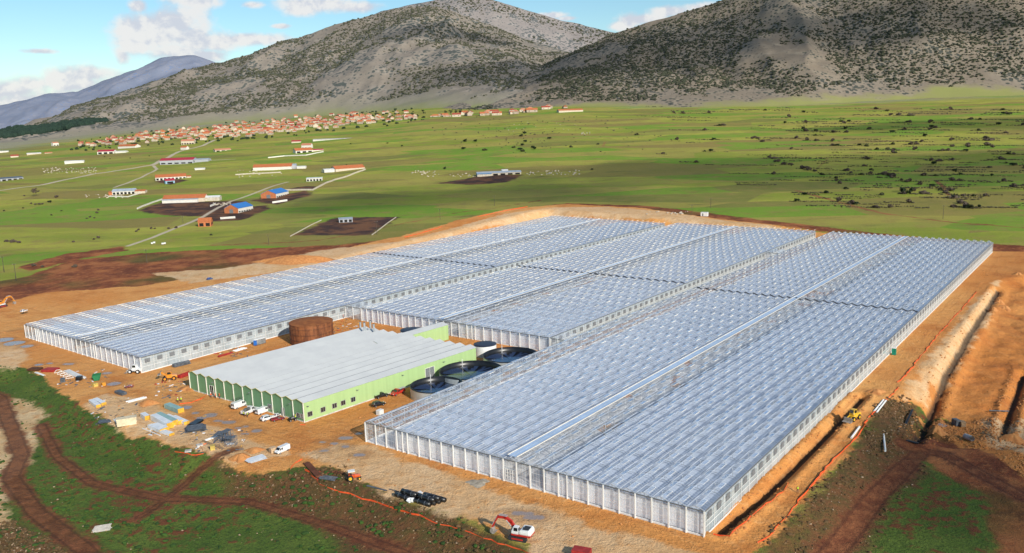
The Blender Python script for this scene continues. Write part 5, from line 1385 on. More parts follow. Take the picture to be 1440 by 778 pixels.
# black rolls
a, b = P(556, 698), P(613, 716)
dr = (b-a)/np.linalg.norm(b-a); nr_ = np.array([-dr[1], dr[0], 0])
if nr_[1] < 0: nr_ = -nr_
Lr = np.linalg.norm(b-a)
spots = [(.02, .0, 0), (.06, 1.2, 0), (.12, 2.4, 0), (.50, .1, 0), (.54, 1.3, 0), (.58, 2.5, 0), (.62, 3.7, 0), (.14, .6, .8), (.56, .7, .8), (.60, 1.9, .8)]
for s0, off, z in spots:
    p = a+dr*(Lr*s0)+nr_*off; q = p+dr*(Lr*.36)
    T = thing('liner_roll', 'thick roll of black pond liner in the pile on pale gravel', 'roll', tuple(p), 0, 'black liner rolls piled on gravel')
    g = MB(); g.cyl(p+[0, 0, .60+z*1.3], q+[0, 0, .60+z*1.3], .60, n=14); g.build('roll', mk_blk, T, tuple(p), True)
    g = MB()
    for t_ in (.25, .7): c = p+(q-p)*t_+[0, 0, .60+z*1.3]; g.cyl(c-dr*.1, c+dr*.1, .615, n=14)
    g.build('strap', mk_scrap, T, tuple(p))
for px, py, lab in ((578, 706, 'white plastic bag lying across the black rolls'), (590, 697, 'white plastic bag behind the black rolls'), (600, 701, 'white plastic bag right behind the black rolls')):
    p = P(px, py); g = MB(); g.blob((p[0], p[1], p[2]+.5), .8, n=9, jit=.25, sz=(1.2, 1, .75)); tag(g.build('plastic_bag', mk_wrap, None, tuple(p)), lab, 'bag')
# tyres pile
for k, (px, py) in enumerate(((167, 588.5), (169.5, 590), (172, 587.5), (174.5, 589.5), (177, 588))):
    p = P(px, py); g = MB(); g.lathe(tuple(p), [(.35, .02), (.62, .02), (.70, .16), (.62, .30), (.35, .30), (.35, .02)], 16); tag(g.build('tyre', mk_tyre, None, tuple(p), True), 'old black tyre lying by the cream board stack', 'tyre', 'old tyres beside the cream boards')
# white coil frames
for k, (px, py) in enumerate(((82, 524), (86, 526), (90, 528), (94, 530), (98, 532))):
    p = P(px, py); T = thing('hoop_frame', 'white hoop frame in the row beside the red sheets', 'hoop frame', tuple(p), .5, 'white hoop frames in a row')
    g = MB()
    for j in range(10):
        t0, t1 = math.pi*j/10, math.pi*(j+1)/10
        g.beam((math.cos(t0)*1.2, 0, math.sin(t0)*1.1), (math.cos(t1)*1.2, 0, math.sin(t1)*1.1), .12)
    g.build('hoop', mk_white, T)
    g = MB(); g.beam((-1.3, 0, .06), (1.3, 0, .06), .14); g.build('foot_bar', mk_white, T)
# toilets
def cabin(p, rz, label, col, group=None, s=1.0):
    T = thing('portable_toilet', label, 'portable toilet', tuple(p), rz, group, s)
    g = MB(); g.box((0, 0, 1.15), (1.15, 1.15, 2.1)); g.build('shell', col, T)
    g = MB(); g.box((0, 0, 2.28), (1.22, 1.22, .16), 0, 0, .85); g.build('roof', mk_white, T)
    g = MB(); g.box((.60, 0, 1.1), (.05, .75, 1.85)); d = g.build('door', col, T); h = MB(); h.box((.64, .28, 1.1), (.05, .06, .2)); h.build('handle', mk_dark, d)
    g = MB(); g.box((0, 0, .06), (1.2, 1.2, .12)); g.build('base', mk_dark, T)
ct = [P(359.5, 485.8), P(371.5, 482.5)]
rz_ = math.atan2(_e[1], _e[0])
for k in range(5):
    p = ct[0]+(ct[1]-ct[0])*(k/4)
    cabin(p, rz_-.9, 'bright blue portable toilet at the end of the grey row' if k == 0 else 'grey portable toilet in the row along the louvred glasshouse wall', mat('blue_plastic', (.03, .16, .55), .4) if k == 0 else mat('grey_plastic', (.30, .31, .31), .5), None if k == 0 else 'grey portable toilets', 1.05)
cabin(P(1257, 499), rz_, 'green portable toilet alone beside the long glasshouse wall', mat('green_plastic', (.01, .26, .17), .4), None, 1.15)
# soil mounds
def mound(label, px, py, rx, ry, h, m=None):
    p = P(px, py); r = np.linalg.norm(P(px-rx, py)[:2]-P(px+rx, py)[:2])/2
    n = 28; g = MB(); vs = []; fs = []
    for j in range(9):
        q = j/8
        for k in range(n):
            t_ = 2*math.pi*k/n; w_ = 1+.22*math.sin(3*t_+px)+.12*math.sin(7*t_)+random.uniform(-.06, .06)
            x, y = p[0]+math.cos(t_)*r*q*w_, p[1]+math.sin(t_)*r*q*w_*ry
            vs.append((x, y, tz(x, y)-.08+h*(1-q*q)**1.3*random.uniform(.86, 1.08)))
    for j in range(8):
        for k in range(n): fs.append((j*n+k, (j+1)*n+k, (j+1)*n+(k+1) % n, j*n+(k+1) % n))
    g.add(vs, fs); tag(g.build('soil_mound', m or mk_soilh, None, tuple(p), True), label, 'mound')
mk_soilh = mat('heaped_soil', (.56, .26, .09), .95, .25, .8, rgb2=(.40, .155, .05), bump=.6)
mk_sand = mat('heaped_gravel', (.42, .36, .28), .95, .2, 1.2, bump=.5)
for lab, px, py, rx, ry, h in (('long heap of orange soil beside the white profiles', 208, 568, 14, .8, 1.5), ('first small soil cone in the basin near the far glasshouse corner', 1396, 436, 6, 1, 1.5), ('second small soil cone in the basin, right of its twin', 1413, 434, 7, 1, 1.4), ('soil cone farther up the basin', 1406, 424, 6, 1, 1.4), ('soil cone at the top of the basin near the trench', 1431, 386, 6, 1, 1.4),
                               ('broken soil heap with stones below the steel cages', 338, 645, 14, .7, 1.5), ('rubble soil heap left of the small lone van', 358, 634, 14, .7, 1.0), ('heap of spoil beside the trench junction', 1318, 606, 14, .8, 1.6), ('spoil heap along the right basin edge', 1425, 618, 14, .7, 2.0), ('spoil heap behind the trench head', 1232, 552, 12, .7, 1.2)):
    mound(lab, px, py, rx, ry, h)
mound('flat grey gravel patch in front of the white posts', 672, 679, 18, .9, .35, mk_sand)
mound('long pale heap of dug earth on the bank beside the farthest glasshouse', 415, 368, 58, .32, 4.2)
mound('dug earth edge around the hole beside the red frames', 268, 547, 16, .8, 1.3)
# concrete pipe
a, b = P(1357, 617), P(1367, 621); g = MB(); g.cyl(a+[0, 0, .8], b+[0, 0, .8], .8, n=18, caps=False); g.cyl(b+[0, 0, .8], a+[0, 0, .8], .68, n=18, caps=False)
tag(g.build('concrete_pipe', mk_conc, None, tuple(a), True), 'open concrete pipe section lying in the basin', 'pipe')
# orange safety netting
def netting(label, pts, h=1.0, sag=.25, wob=.6):
    w = [P(*p) for p in pts]; T = thing('safety_fence', label, 'safety fence', tuple(w[0]))
    pl = []
    for k in range(len(w)-1):
        n = max(2, int(np.linalg.norm(w[k+1]-w[k])/2.0))
        for j in range(n): pl.append(w[k]+(w[k+1]-w[k])*(j/n))
    pl.append(w[-1]); g = MB(); prev = None; st = []; px_ = random.uniform(0, 99)
    for k, p in enumerate(pl):
        x, y = p[0]+random.uniform(-wob, wob)*.4, p[1]+random.uniform(-wob, wob)*.4; z = tz(x, y)
        h_ = h*.38*(.45+.9*vnoise(np.array([k*.23]), np.array([px_]))[0]); top = z+h_*random.uniform(.6, 1.0)
        cur = ((x, y, z+.02), (x+random.uniform(-.2, .2), y+.15, top))
        if prev: g.quad(prev[0], cur[0], cur[1], prev[1])
        if k % 3 == 0: st.append((x, y, z, top))
        prev = cur
    g.build('netting', mk_net, T, tuple(w[0]))
    for x, y, z, tp in st[:90]:
        s = MB(); s.beam((x, y+.06, z), (x, y+.06, tp+.2), .07); s.build('stake', mk_wood, T, tuple(w[0]))
netting('long orange netting fence between the foreground grass and the dirt road', [(428, 662), (450, 680), (470, 689), (520, 705), (560, 718), (620, 738), (680, 757), (745, 779), (765, 786)], 1.0)
netting('orange netting fence along the dirt track right of the trench', [(1066, 764), (1082, 755), (1120, 710), (1165, 655), (1205, 615), (1220, 592)], 1.25)
netting('red netting along the trench beside the long glasshouse wall', [(1002, 752), (1026, 755), (1060, 724), (1100, 692), (1108, 680)], 1.0)
netting('thin orange netting on top of the pale slope by the basin', [(1262, 538), (1270, 533), (1290, 508), (1320, 470), (1350, 438), (1374, 410)], .9)
netting('orange netting around the trench head beside the loader', [(1222, 588), (1232, 580), (1245, 564), (1264, 545)], .9)
netting('red netting up the earth bank behind the farthest glasshouse', [(569, 334), (600, 326), (622, 319)], 1.4); netting('orange red netting at the top of the curved earth bank', [(672, 305), (700, 299), (742, 291)], 1.4)
netting('orange tape around the yellow vested workers and the hole', [(252, 569), (268, 567), (282, 562), (292, 554)], .7); netting('orange netting strip on dark soil below the yard', [(246, 636), (270, 641), (286, 639), (282, 628), (290, 624)], .6)
netting('short orange netting end near the warehouse corner', [(421, 598), (429, 598)], .8); netting('red netting heap at the start of the foreground fence', [(408, 661), (414, 652), (424, 647)], .9)
# ------------------------------------------------------------------ farms, village, plants
def tl(name, c, c2=None): return mat(name, c, .8, .18, .7, rgb2=c2)
rf_or = tl('roof_tile_orange', (.52, .17, .06), (.38, .11, .045)); rf_rd = tl('roof_tile_red', (.40, .085, .05), (.28, .06, .04)); rf_sal = tl('roof_tile_salmon', (.55, .24, .14), (.44, .17, .10)); rf_crim = tl('roof_sheet_crimson', (.42, .035, .06))
rf_bl = mat('roof_sheet_blue', (.035, .19, .52), .5, .06, .2, rgb2=(.03, .16, .45)); rf_gr = mat('roof_sheet_grey', (.36, .41, .47), .5, .12, .3); rf_dk = mat('roof_sheet_dark', (.10, .13, .18), .5, .15, .3); rf_wh = mat('roof_sheet_white', (.70, .70, .68), .6, .08, .3)
wl_wh = tl('wall_white', (.72, .69, .63), (.62, .58, .52)); wl_cr = tl('wall_cream', (.62, .54, .43), (.52, .43, .33)); wl_br = tl('wall_brick', (.52, .19, .08), (.42, .13, .055)); wl_gr = tl('wall_grey', (.42, .43, .46), (.34, .35, .38)); wl_ln = tl('wall_rubble', (.60, .54, .45), (.42, .36, .28))
def gable(mb_r, mb_w, x0, x1, d, h, rh, ov=.35, mono=False, y0=0.0):
    if mono:
        mb_w.add([(x0, y0, 0), (x1, y0, 0), (x1, y0, h), (x0, y0, h)], [(0, 1, 2, 3)]); mb_w.add([(x1, y0+d, 0), (x0, y0+d, 0), (x0, y0+d, h+rh), (x1, y0+d, h+rh)], [(0, 1, 2, 3)])
        for x, s in ((x0, -1), (x1, 1)): mb_w.add([(x, y0, 0), (x, y0+d, 0), (x, y0+d, h+rh), (x, y0, h)][::s], [(0, 1, 2, 3)])
        mb_r.hexa([(x0-ov, y0-ov, h+.02), (x1+ov, y0-ov, h+.02), (x1+ov, y0+d+ov, h+rh+.02), (x0-ov, y0+d+ov, h+rh+.02), (x0-ov, y0-ov, h+.2), (x1+ov, y0-ov, h+.2), (x1+ov, y0+d+ov, h+rh+.2), (x0-ov, y0+d+ov, h+rh+.2)])
        return
    m = y0+d/2
    mb_w.add([(x0, y0, 0), (x1, y0, 0), (x1, y0, h), (x0, y0, h)], [(0, 1, 2, 3)]); mb_w.add([(x1, y0+d, 0), (x0, y0+d, 0), (x0, y0+d, h), (x1, y0+d, h)], [(0, 1, 2, 3)])
    for x, s in ((x0, -1), (x1, 1)): mb_w.add([(x, y0, 0), (x, y0+d, 0), (x, y0+d, h), (x, m, h+rh), (x, y0, h)][::s], [(0, 1, 2, 3, 4)])
    for ya, za, yb, zb in ((y0-ov, h-.1, m, h+rh), (m, h+rh, y0+d+ov, h-.1)):
        mb_r.hexa([(x0-ov, ya, za+.02), (x1+ov, ya, za+.02), (x1+ov, yb, zb+.02), (x0-ov, yb, zb+.02), (x0-ov, ya, za+.2), (x1+ov, ya, za+.2), (x1+ov, yb, zb+.2), (x0-ov, yb, zb+.2)])
def barn(name, label, cat, a, b, d, h, rh, wm, rm, opens=0, mono=False, skew=0.0, openh=.62, side=0, extra=(), chim=0, endm=None):
    A, B = P(*a), P(*b); L = float(np.linalg.norm((B-A)[:2])); rz = math.atan2(B[1]-A[1], B[0]-A[0])+skew
    T = thing(name, label, cat, (A[0], A[1], min(tz(A[0], A[1]), tz(B[0], B[1]))-.1), rz)
    rh = rh*(1.55 if rh > 1.2 else 1.2)
    r, w = MB(), MB(); gable(r, w, 0, L, d, h, rh, .35, mono); w.build('wall', wm, T); ro = r.build('roof', rm, T)
    if endm: g = MB(); g.add([(-.06, .05, 0), (-.06, d-.05, 0), (-.06, d-.05, h-.05), (-.06, d/2, h+rh-.1), (-.06, .05, h-.05)][::-1], [(0, 1, 2, 3, 4)]); g.build('brick_end', endm, T); g = MB(); g.box((-.10, d*.5, h*.42), (.1, d*.26, h*.8)); g.build('barn_door', mk_louv, T)
    for k in range(opens):
        x0, x1 = L*(k+.18)/opens, L*(k+.82)/opens; g = MB(); g.box(((x0+x1)/2, -.02, h*openh/2+h*.12), (x1-x0, .10, h*openh)); g.build('opening', mk_open, T)
    for k in range(side):
        y0, y1 = d*(k+.25)/side, d*(k+.75)/side; g = MB(); g.box((L+.02, (y0+y1)/2, h*.55), (.10, y1-y0, h*.4)); g.build('window', mk_open, T)
    for (x0, x1, y0, dd, hh, rr, wm2, rm2) in extra:
        r, w = MB(), MB(); gable(r, w, L*x0, L*x1, dd, hh, rr, .25, False, y0); w.build('outbuilding', wm2, T); r.build('outbuilding_roof', rm2, T)
    for k in range(chim): g = MB(); g.box((L*(.3+.4*k), d*.5, h+rh+.5), (.7, .7, 1.4)); g.build('chimney', wm, ro)
    return T
barn('factory', 'long grey factory hall with crimson roof beside the pale road', 'factory', (225, 232), (272, 229.5), 22, 6.5, 2.2, wl_gr, rf_crim, 5, openh=.3, side=2, extra=((1.0, 1.42, 6, 16, 6.0, 1.4, wl_gr, rf_gr),))
barn('shed', 'plain white shed alone in the field left of the factory', 'shed', (91, 231), (118, 229), 12, 4.5, .8, wl_wh, rf_wh, 0)
barn('open_shed', 'dark roofed open cattle shed at the left picture edge', 'shed', (-14, 257), (33, 251.5), 14, 4.2, 1.2, wl_gr, rf_dk, 6)
barn('farmhouse', 'white building with crimson roofs left of the orange roofed hall', 'farm building', (137, 217.5), (160, 216), 14, 5.5, 2, wl_wh, rf_crim, 3, extra=((1.05, 1.7, 3, 12, 4.5, 1.0, wl_wh, rf_wh),))
barn('barn', 'white hall with bright orange roof at the village edge', 'barn', (166, 209.5), (190, 208), 16, 5.0, 2.4, wl_wh, rf_or, 0)
barn('barn', 'long barn with orange roof and white arcaded front behind a bare earth yard', 'barn', (219, 254.5), (262, 250.5), 15, 4.2, 2.2, wl_wh, rf_or, 8, extra=((1.02, 1.16, 2, 9, 3.6, 1.2, wl_cr, rf_or),))
barn('small_house', 'small pale blue house with crimson roof in front of the arcaded barn', 'house', (233, 259), (246, 257.5), 8, 4.0, 1.5, mat('wall_blue', (.30, .48, .60), .8), rf_crim, 1)
barn('barn', 'open fronted barn with grey sheet roof and orange annex', 'barn', (158, 274.5), (190, 272.5), 11, 4.0, 1.6, wl_wh, rf_gr, 6, extra=((1.0, 1.45, -1, 10, 3.4, 1.3, wl_cr, rf_or), (-.16, 0, 0, 8, 3.2, 1, wl_br, rf_or)))
barn('barn', 'long barn with orange roof ridge and grey front slope above a dark yard', 'barn', (229, 285.5), (288, 283.5), 14, 4.2, 2.2, wl_cr, rf_or, 0, extra=((.02, .86, -4.5, 4.4, 3.2, .6, wl_wh, rf_gr), (1.0, 1.34, 2, 9, 4.0, 1.4, wl_ln, rf_wh)))
barn('unfinished_house', 'unfinished brick house with orange roof and open window holes', 'house', (279, 319.3), (297, 318.6), 9, 4.4, 1.8, wl_br, rf_or, 2, side=3)
barn('barn', 'nearer of two barns with bright blue roof and brick end', 'barn', (335.5, 300), (356, 294.5), 15, 4.6, 2.4, wl_wh, rf_bl, 6, openh=.28, endm=wl_br)
barn('barn', 'farther of two barns with bright blue roof, beside the enclosed green plot', 'barn', (388.5, 278.8), (406, 272.8), 17, 4.6, 2.4, wl_wh, rf_bl, 6, openh=.28, endm=wl_br)
barn('barn', 'long white barn with two orange roof sections and a blue grey annex', 'barn', (356, 240.5), (410, 238), 15, 4.6, 2.4, wl_wh, rf_or, 0, extra=((1.0, 1.10, 4, 9, 6, 1.5, wl_gr, rf_gr), (1.12, 1.36, 3, 7, 3.4, .8, wl_wh, rf_wh)))
barn('barn', 'barn with orange roof and wall at the head of the green plot', 'barn', (472, 242), (513, 237), 16, 3.8, 2.4, wl_cr, rf_or, 0, extra=((-.36, -.02, 1, 10, 3.6, 1.0, wl_wh, rf_wh),))
barn('stable', 'flat roofed white stable with dark openings inside the walled plot', 'stable', (431, 255.5), (453, 254), 9, 3.6, .5, wl_wh, rf_wh, 5, mono=True)
barn('farmhouse', 'orange roofed farm behind a pale curved wall in the upper fields', 'farm building', (416, 216), (440, 213.5), 15, 4.5, 2.6, wl_wh, rf_or, 3, extra=((1.0, 1.7, 4, 11, 4.0, 1.6, wl_wh, rf_crim),))
barn('small_house', 'pale two storey house directly behind the farm with the curved wall', 'house', (424, 209.8), (437, 208.8), 10, 6.5, 2.0, wl_wh, rf_sal, 3, openh=.3)
barn('shed', 'small grey roofed shed alone in a red brown enclosure', 'shed', (477, 313.4), (496, 312.4), 7, 2.9, .5, wl_gr, rf_gr, 3, mono=True, openh=.7)
barn('barn', 'long low blue grey barn in front of a scrubby patch in the open plain', 'barn', (671, 248.5), (733, 245), 13, 3.6, 1.2, wl_ln, rf_gr, 6, extra=((.0, .32, -3, 5, 2.8, .8, wl_ln, mat('roof_sheet_bluegrey', (.14, .26, .42), .5)), (.60, .74, 14, 9, 5.2, .9, wl_wh, rf_wh)))
barn('shed', 'long pale tunnel shed with a white wall above the upper fields', 'shed', (440, 199), (523, 192.5), 14, 3.2, .8, wl_wh, mat('roof_fibre', (.55, .53, .50), .8), 0)
barn('small_house', 'white two storey house alone at the left end of the village', 'house', (75, 205.5), (83, 204.8), 10, 7.0, 1.6, wl_wh, rf_sal, 2, openh=.3)
barn('shed', 'white flat sheds in a row at the left picture edge below the village', 'shed', (-4, 215.5), (12, 214), 10, 3.5, .8, wl_wh, rf_wh, 0)
barn('barn', 'low red roofed barn left of the tree at the left picture edge', 'barn', (15, 222), (26, 221), 9, 3.4, 1.6, wl_cr, rf_rd, 0)
barn('barn', 'low barn with pinkish roof left of the curved wall farm', 'barn', (303, 214), (325, 211), 10, 3.4, 1.5, wl_cr, rf_sal, 3)
barn('small_house', 'tiny white house between the pale road and the village', 'house', (254, 211), (262, 210.5), 8, 4.5, 1.8, wl_wh, rf_or, 0)
barn('villa', 'large cream house standing where the pale road enters the village', 'house', (255, 204), (273, 202.5), 14, 7.5, 2.4, wl_cr, rf_sal, 5, openh=.35)
barn('shed', 'low pale sheds with an orange roof in the field below the lone white house', 'shed', (38, 218.5), (58, 216.5), 9, 3.0, 1.2, wl_cr, rf_wh, 0, extra=((1.25, 1.8, 2, 8, 3.2, 1.4, wl_cr, rf_or),))
barn('shed', 'small crimson roofed shed below the village centre', 'shed', (410, 201.5), (423, 200.5), 9, 3.0, 1.4, wl_cr, rf_crim, 0)
barn('shed', 'small white shed roof in the field right of the factory', 'shed', (274, 239.5), (288, 238.5), 6, 2.2, .6, wl_wh, rf_wh, 0)
barn('barn', 'orange roofed barn above the olive plain on the right settlement', 'barn', (786, 158.5), (820, 157), 16, 4.5, 2.2, wl_cr, rf_or, 0)
barn('barn', 'red roofed barn at the right end of the hillside settlement', 'barn', (833, 147.5), (856, 147), 14, 4.5, 2.2, wl_cr, rf_or, 0)
# container on the bank
a, b = P(986, 304), P(995.5, 304.5); c = (a+b)/2; L_ = float(np.linalg.norm(b-a)); rz = math.atan2(b[1]-a[1], b[0]-a[0])
T = thing('container_cabin', 'white cabin container on top of the bank behind the glasshouses', 'cabin', tuple(c), rz)
g = MB(); g.box((0, 0, 1.6), (L_, 3.2, 3.0)); g.build('shell', mk_white, T); g = MB(); g.box((0, 0, 3.2), (L_+.2, 3.4, .18)); g.build('roof', mk_wrap, T); g = MB(); g.box((-L_*.2, -1.62, 1.3), (1.0, .08, 2.1)); g.build('door', mk_louv, T)
# field walls
def wall(label, pts, h, m, t=.5):
    w = [P(*p) for p in pts]; g = MB()
    for k in range(len(w)-1):
        n = max(1, int(np.linalg.norm(w[k+1]-w[k])/12))
        for j in range(n):
            p, q = w[k]+(w[k+1]-w[k])*(j/n), w[k]+(w[k+1]-w[k])*((j+1)/n); p[2] = tz(p[0], p[1])+h/2-.3; q[2] = tz(q[0], q[1])+h/2-.3; g.beam(p, q, t, h+.6)
    tag(g.build('field_wall', m, None, tuple(w[0])), label, 'wall')
wall('pale wall running diagonally in front of the enclosed green plot', [(382, 268.5), (440, 268), (470, 254), (514, 239)], 1.8, wl_ln); wall('white wall at the left edge of the dark farm yard', [(193, 294.5), (215, 285.5), (229, 281)], 1.5, wl_wh)
wall('white low wall in front of the nearer blue roofed barn', [(310, 308.5), (331, 307)], 1.8, wl_wh); wall('white low wall in front of the farther blue roofed barn', [(383, 286), (404, 282.8)], 1.8, wl_wh)
wall('pale wall below the long white barn with two roof sections', [(331, 246.5), (345, 245.5), (395, 243)], 1.5, wl_ln); wall('pale curved wall around the upper orange roofed farm', [(377, 222.5), (400, 220), (430, 219), (455, 214)], 1.6, wl_wh)
wall('white wall at the right end of the dark farm yard', [(296, 291), (303, 288)], 1.8, wl_wh); wall('thin pale fence line left of the red brown enclosure', [(408, 333), (452, 310)], .7, wl_ln, .3); wall('thin pale fence line right of the red brown enclosure', [(523, 331), (557, 306)], .7, wl_ln, .3)
wall('pale wall left of the open fronted grey barn yard', [(152, 277), (180, 277.5), (207, 270)], 1.2, wl_wh)

wl_vl = tl('wall_village', (.48, .40, .32), (.38, .30, .23))
# village: pale houses with hipped or gabled tile roofs
def house_proto(k, w, d, h, rh, wm, rm, hip):
    T = thing('village_house', 'x', 'house'); g = MB(); r = MB()
    if hip:
        g.box((0, 0, h/2), (w, d, h)); o = .4; q = min(d, w)/2*.9
        r.add([(-w/2-o, -d/2-o, h), (w/2+o, -d/2-o, h), (w/2+o, d/2+o, h), (-w/2-o, d/2+o, h), (-w/2+q, 0, h+rh), (w/2-q, 0, h+rh)], [(0, 1, 5, 4), (1, 2, 5), (2, 3, 4, 5), (3, 0, 4), (3, 2, 1, 0)])
    else:
        gable(r, g, -w/2, w/2, d, h, rh, .4, False, -d/2)
    g.build('wall', wm, T); ro = r.build('roof', rm, T)
    for x in (-w*.27, w*.27):
        q = MB(); q.box((x, -d/2-.02, h*.52), (1.3, .08, 1.5)); q.build('window', mk_open, T)
    c = MB(); c.box((w*.2, .3, h+rh*.9), (.7, .7, 1.5)); c.build('chimney', wm, ro)
    return T
PR = []
for k in range(9):
    wm = (wl_vl, wl_cr, wl_vl)[k % 3]; rm = (rf_or, rf_rd, rf_sal)[(k//3+k) % 3]
    PR.append(house_proto(k, random.uniform(10, 16), random.uniform(9, 12), (3.6, 5.0, 5.4)[k % 3], random.uniform(3.2, 4.3), wm, rm, k % 2 == 0))
used = set(); nh = 0
def put_house(px, py, label, group, sc=1.0, xs=1.0, pref=None):
    global nh
    k = random.randrange(9) if pref is None else random.choice(pref)
    p = P(px, py)
    rz = random.choice((0, 0, math.pi/2))+random.uniform(-.35, .35)
    if k in used: dup(PR[k], tuple(p-[0, 0, .2]), rz, label, group, (sc*xs, sc, sc))
    else:
        used.add(k); T = PR[k]; T.location = tuple(p-[0, 0, .2]); T.rotation_euler = (0, 0, rz); T.scale = (sc*xs, sc, sc); T['label'] = label; T['group'] = group
    nh += 1
cl = [(95, 206, 3), (125, 203, 5), (150, 200, 6), (200, 195, 8), (250, 190, 9.5), (300, 186.5, 11), (350, 182, 11.5), (400, 177.5, 11.5), (450, 172.5, 11), (500, 168.5, 10.5), (550, 164, 9), (590, 161, 5)]
cx_, cy_, ch_ = zip(*cl)
taken = []
tries = 0
while nh < 258 and tries < 9000:
    tries += 1
    px = random.triangular(95, 590, 400); yc, hh = np.interp(px, cx_, cy_), np.interp(px, cx_, ch_)
    py = yc+random.triangular(-hh, hh, 0)
    if any(abs(px-x) < 4.6 and abs(py-y) < 1.55 for x, y in taken): continue
    taken.append((px, py))
    put_house(px, py, 'small pale house with red tiled roof in the village below the mountain', 'village houses', random.uniform(.70, 1.02))
for k in range(36):
    px = random.uniform(575, 858); py = np.interp(px, [575, 640, 700, 760, 800, 858], [166, 162, 160, 155, 150.5, 142])+random.uniform(-1.2, 2.5)
    put_house(px, py, 'small red roofed house strung along the foot of the dark hill', 'houses at the foot of the hill', random.uniform(.8, 1.1), random.uniform(1.0, 2.0))
for T in [PR[k] for k in range(9) if k not in used]:
    for ch in list(T.children):
        for g in list(ch.children): bpy.data.objects.remove(g)
        bpy.data.objects.remove(ch)
    bpy.data.objects.remove(T)

# ------------------------------------------------------------------ bushes and trees
lf_dk = mat('leaves_dark', (.030, .050, .018), .85, .3, .5, rgb2=(.015, .026, .010)); lf_ol = mat('leaves_olive', (.070, .078, .030), .85, .3, .5, rgb2=(.035, .040, .016)); lf_br = mat('twigs_grey_brown', (.13, .10, .075), .9, .3, .5, rgb2=(.075, .055, .04)); bark = mat('bark', (.085, .06, .042), .9, .2, 1)
def crown(n, rx, rz_, zc, sz, seed):
    rr = np.random.RandomState(seed); g = MB()
    cl = rr.normal(0, 1, (7, 3)); cl = cl/np.linalg.norm(cl, axis=1)[:, None]*rr.uniform(.35, .7, (7, 1))
    for i in range(n):
        c = cl[i % 7]; d = rr.normal(0, 1, 3); d /= np.linalg.norm(d)
        p = (c+d*.45*rr.uniform(.5, 1))*np.array([rx, rx, rz_])+[0, 0, zc]
        if p[2] < .15: p[2] = .15+rr.uniform(0, .3)
        u = rr.normal(0, 1, 3); u /= np.linalg.norm(u); v = np.cross(u, d); v /= max(np.linalg.norm(v), 1e-6)
        s = sz*rr.uniform(.6, 1.3)
        g.quad(p-u*s-v*s*.7, p+u*s-v*s*.6, p+u*s*.8+v*s, p-u*s*.9+v*s*.8)
    return g
BUSH = []
for k, (m_, r, h) in enumerate(((lf_dk, 2.6, 1.9), (lf_ol, 2.4, 1.5), (lf_br, 2.5, 2.0), (lf_dk, 3.2, 2.6), (lf_ol, 3.6, 1.6), (lf_br, 3.4, 1.7))):
    BUSH.append((crown(110, r, h, h*.85, .62, 100+k).mesh('bush', m_), m_))
bush_n = 0
def bush(p, k, s, label, group):
    global bush_n
    o = bpy.data.objects.new('bush', BUSH[k][0]); COL.objects.link(o); o.location = (p[0], p[1], p[2]-.15); o.rotation_euler = (0, 0, random.uniform(0, 6.28)); o.scale = (s*random.uniform(.9, 1.4), s, s*random.uniform(.8, 1.15))
    tag(o, label, 'bush', group); bush_n += 1
cand = []
# terraces on the right: ragged hedge rows following the contour
rowpts = []
for row in range(46):
    y0 = 153+row*3.1+random.uniform(-1.2, 1.2)
    x = random.uniform(885, 1010)+max(0, (y0-225))*2.8
    while x < 1475:
        seg = random.uniform(12, 95)
        if random.random() < (.75 if x > 1080 else .42):
            xx = x; th = random.uniform(.6, 1.0)
            while xx < x+seg:
                yy = y0+(xx-1150)*.010+random.uniform(-.45, .45)
                if random.random() < .10: cand.append((xx, yy, random.choice((0, 1, 2, 2, 5)), random.uniform(.55, 1.0)*(1+max(0, (225-y0))/110), 't'))
                else: rowpts.append((xx, yy, th*random.uniform(.7, 1.3)*(1+max(0, (220-y0))/130)))
                xx += random.uniform(1.2, 4.2)
        x += seg+random.uniform(6, 60)
for k in range(150):
    x = random.triangular(590, 930, 720); y = random.triangular(160, 226, 176); cand.append((x, y, random.choice((0, 0, 3, 1, 4)), random.uniform(.5, 1.15), 'm'))
for x0, y0, x1, y1, n in ((1086, 226, 1180, 252, 24), (1215, 238, 1300, 262, 16), (1180, 258, 1235, 300, 6), (1320, 265, 1372, 300, 14), (1300, 225, 1330, 228, 5), (1050, 190, 1075, 200, 8), (900, 185, 960, 200, 10)):
    for k in range(n):
        t_ = random.random(); cand.append((x0+(x1-x0)*t_+random.uniform(-3, 3), y0+(y1-y0)*t_+random.uniform(-1.5, 1.5), random.choice((2, 5, 1)), random.uniform(.6, 1.1), 't'))
pts = [(c, P(c[0], c[1])) for c in cand]
pts = [(c, p) for c, p in pts if p[1] < 2300 and random.random() < (1.0 if c[1] < 235 else .5)]
pts.sort(key=lambda q: -(q[0][3]*BUSH[q[0][2]][0].vertices[0].co.length*0+q[0][3])/q[1][1])
rest = []
for c, p in pts:
    if bush_n < 240: bush(p, c[2], c[3]*1.15, 'dark bush in the ragged hedge rows of the green terraces on the right' if c[4] == 't' else 'dark round bush scattered over the green plain below the hill', 'hedge row bushes' if c[4] == 't' else 'scattered plain bushes')
    else: rest.append((p, c[3]*1.9))
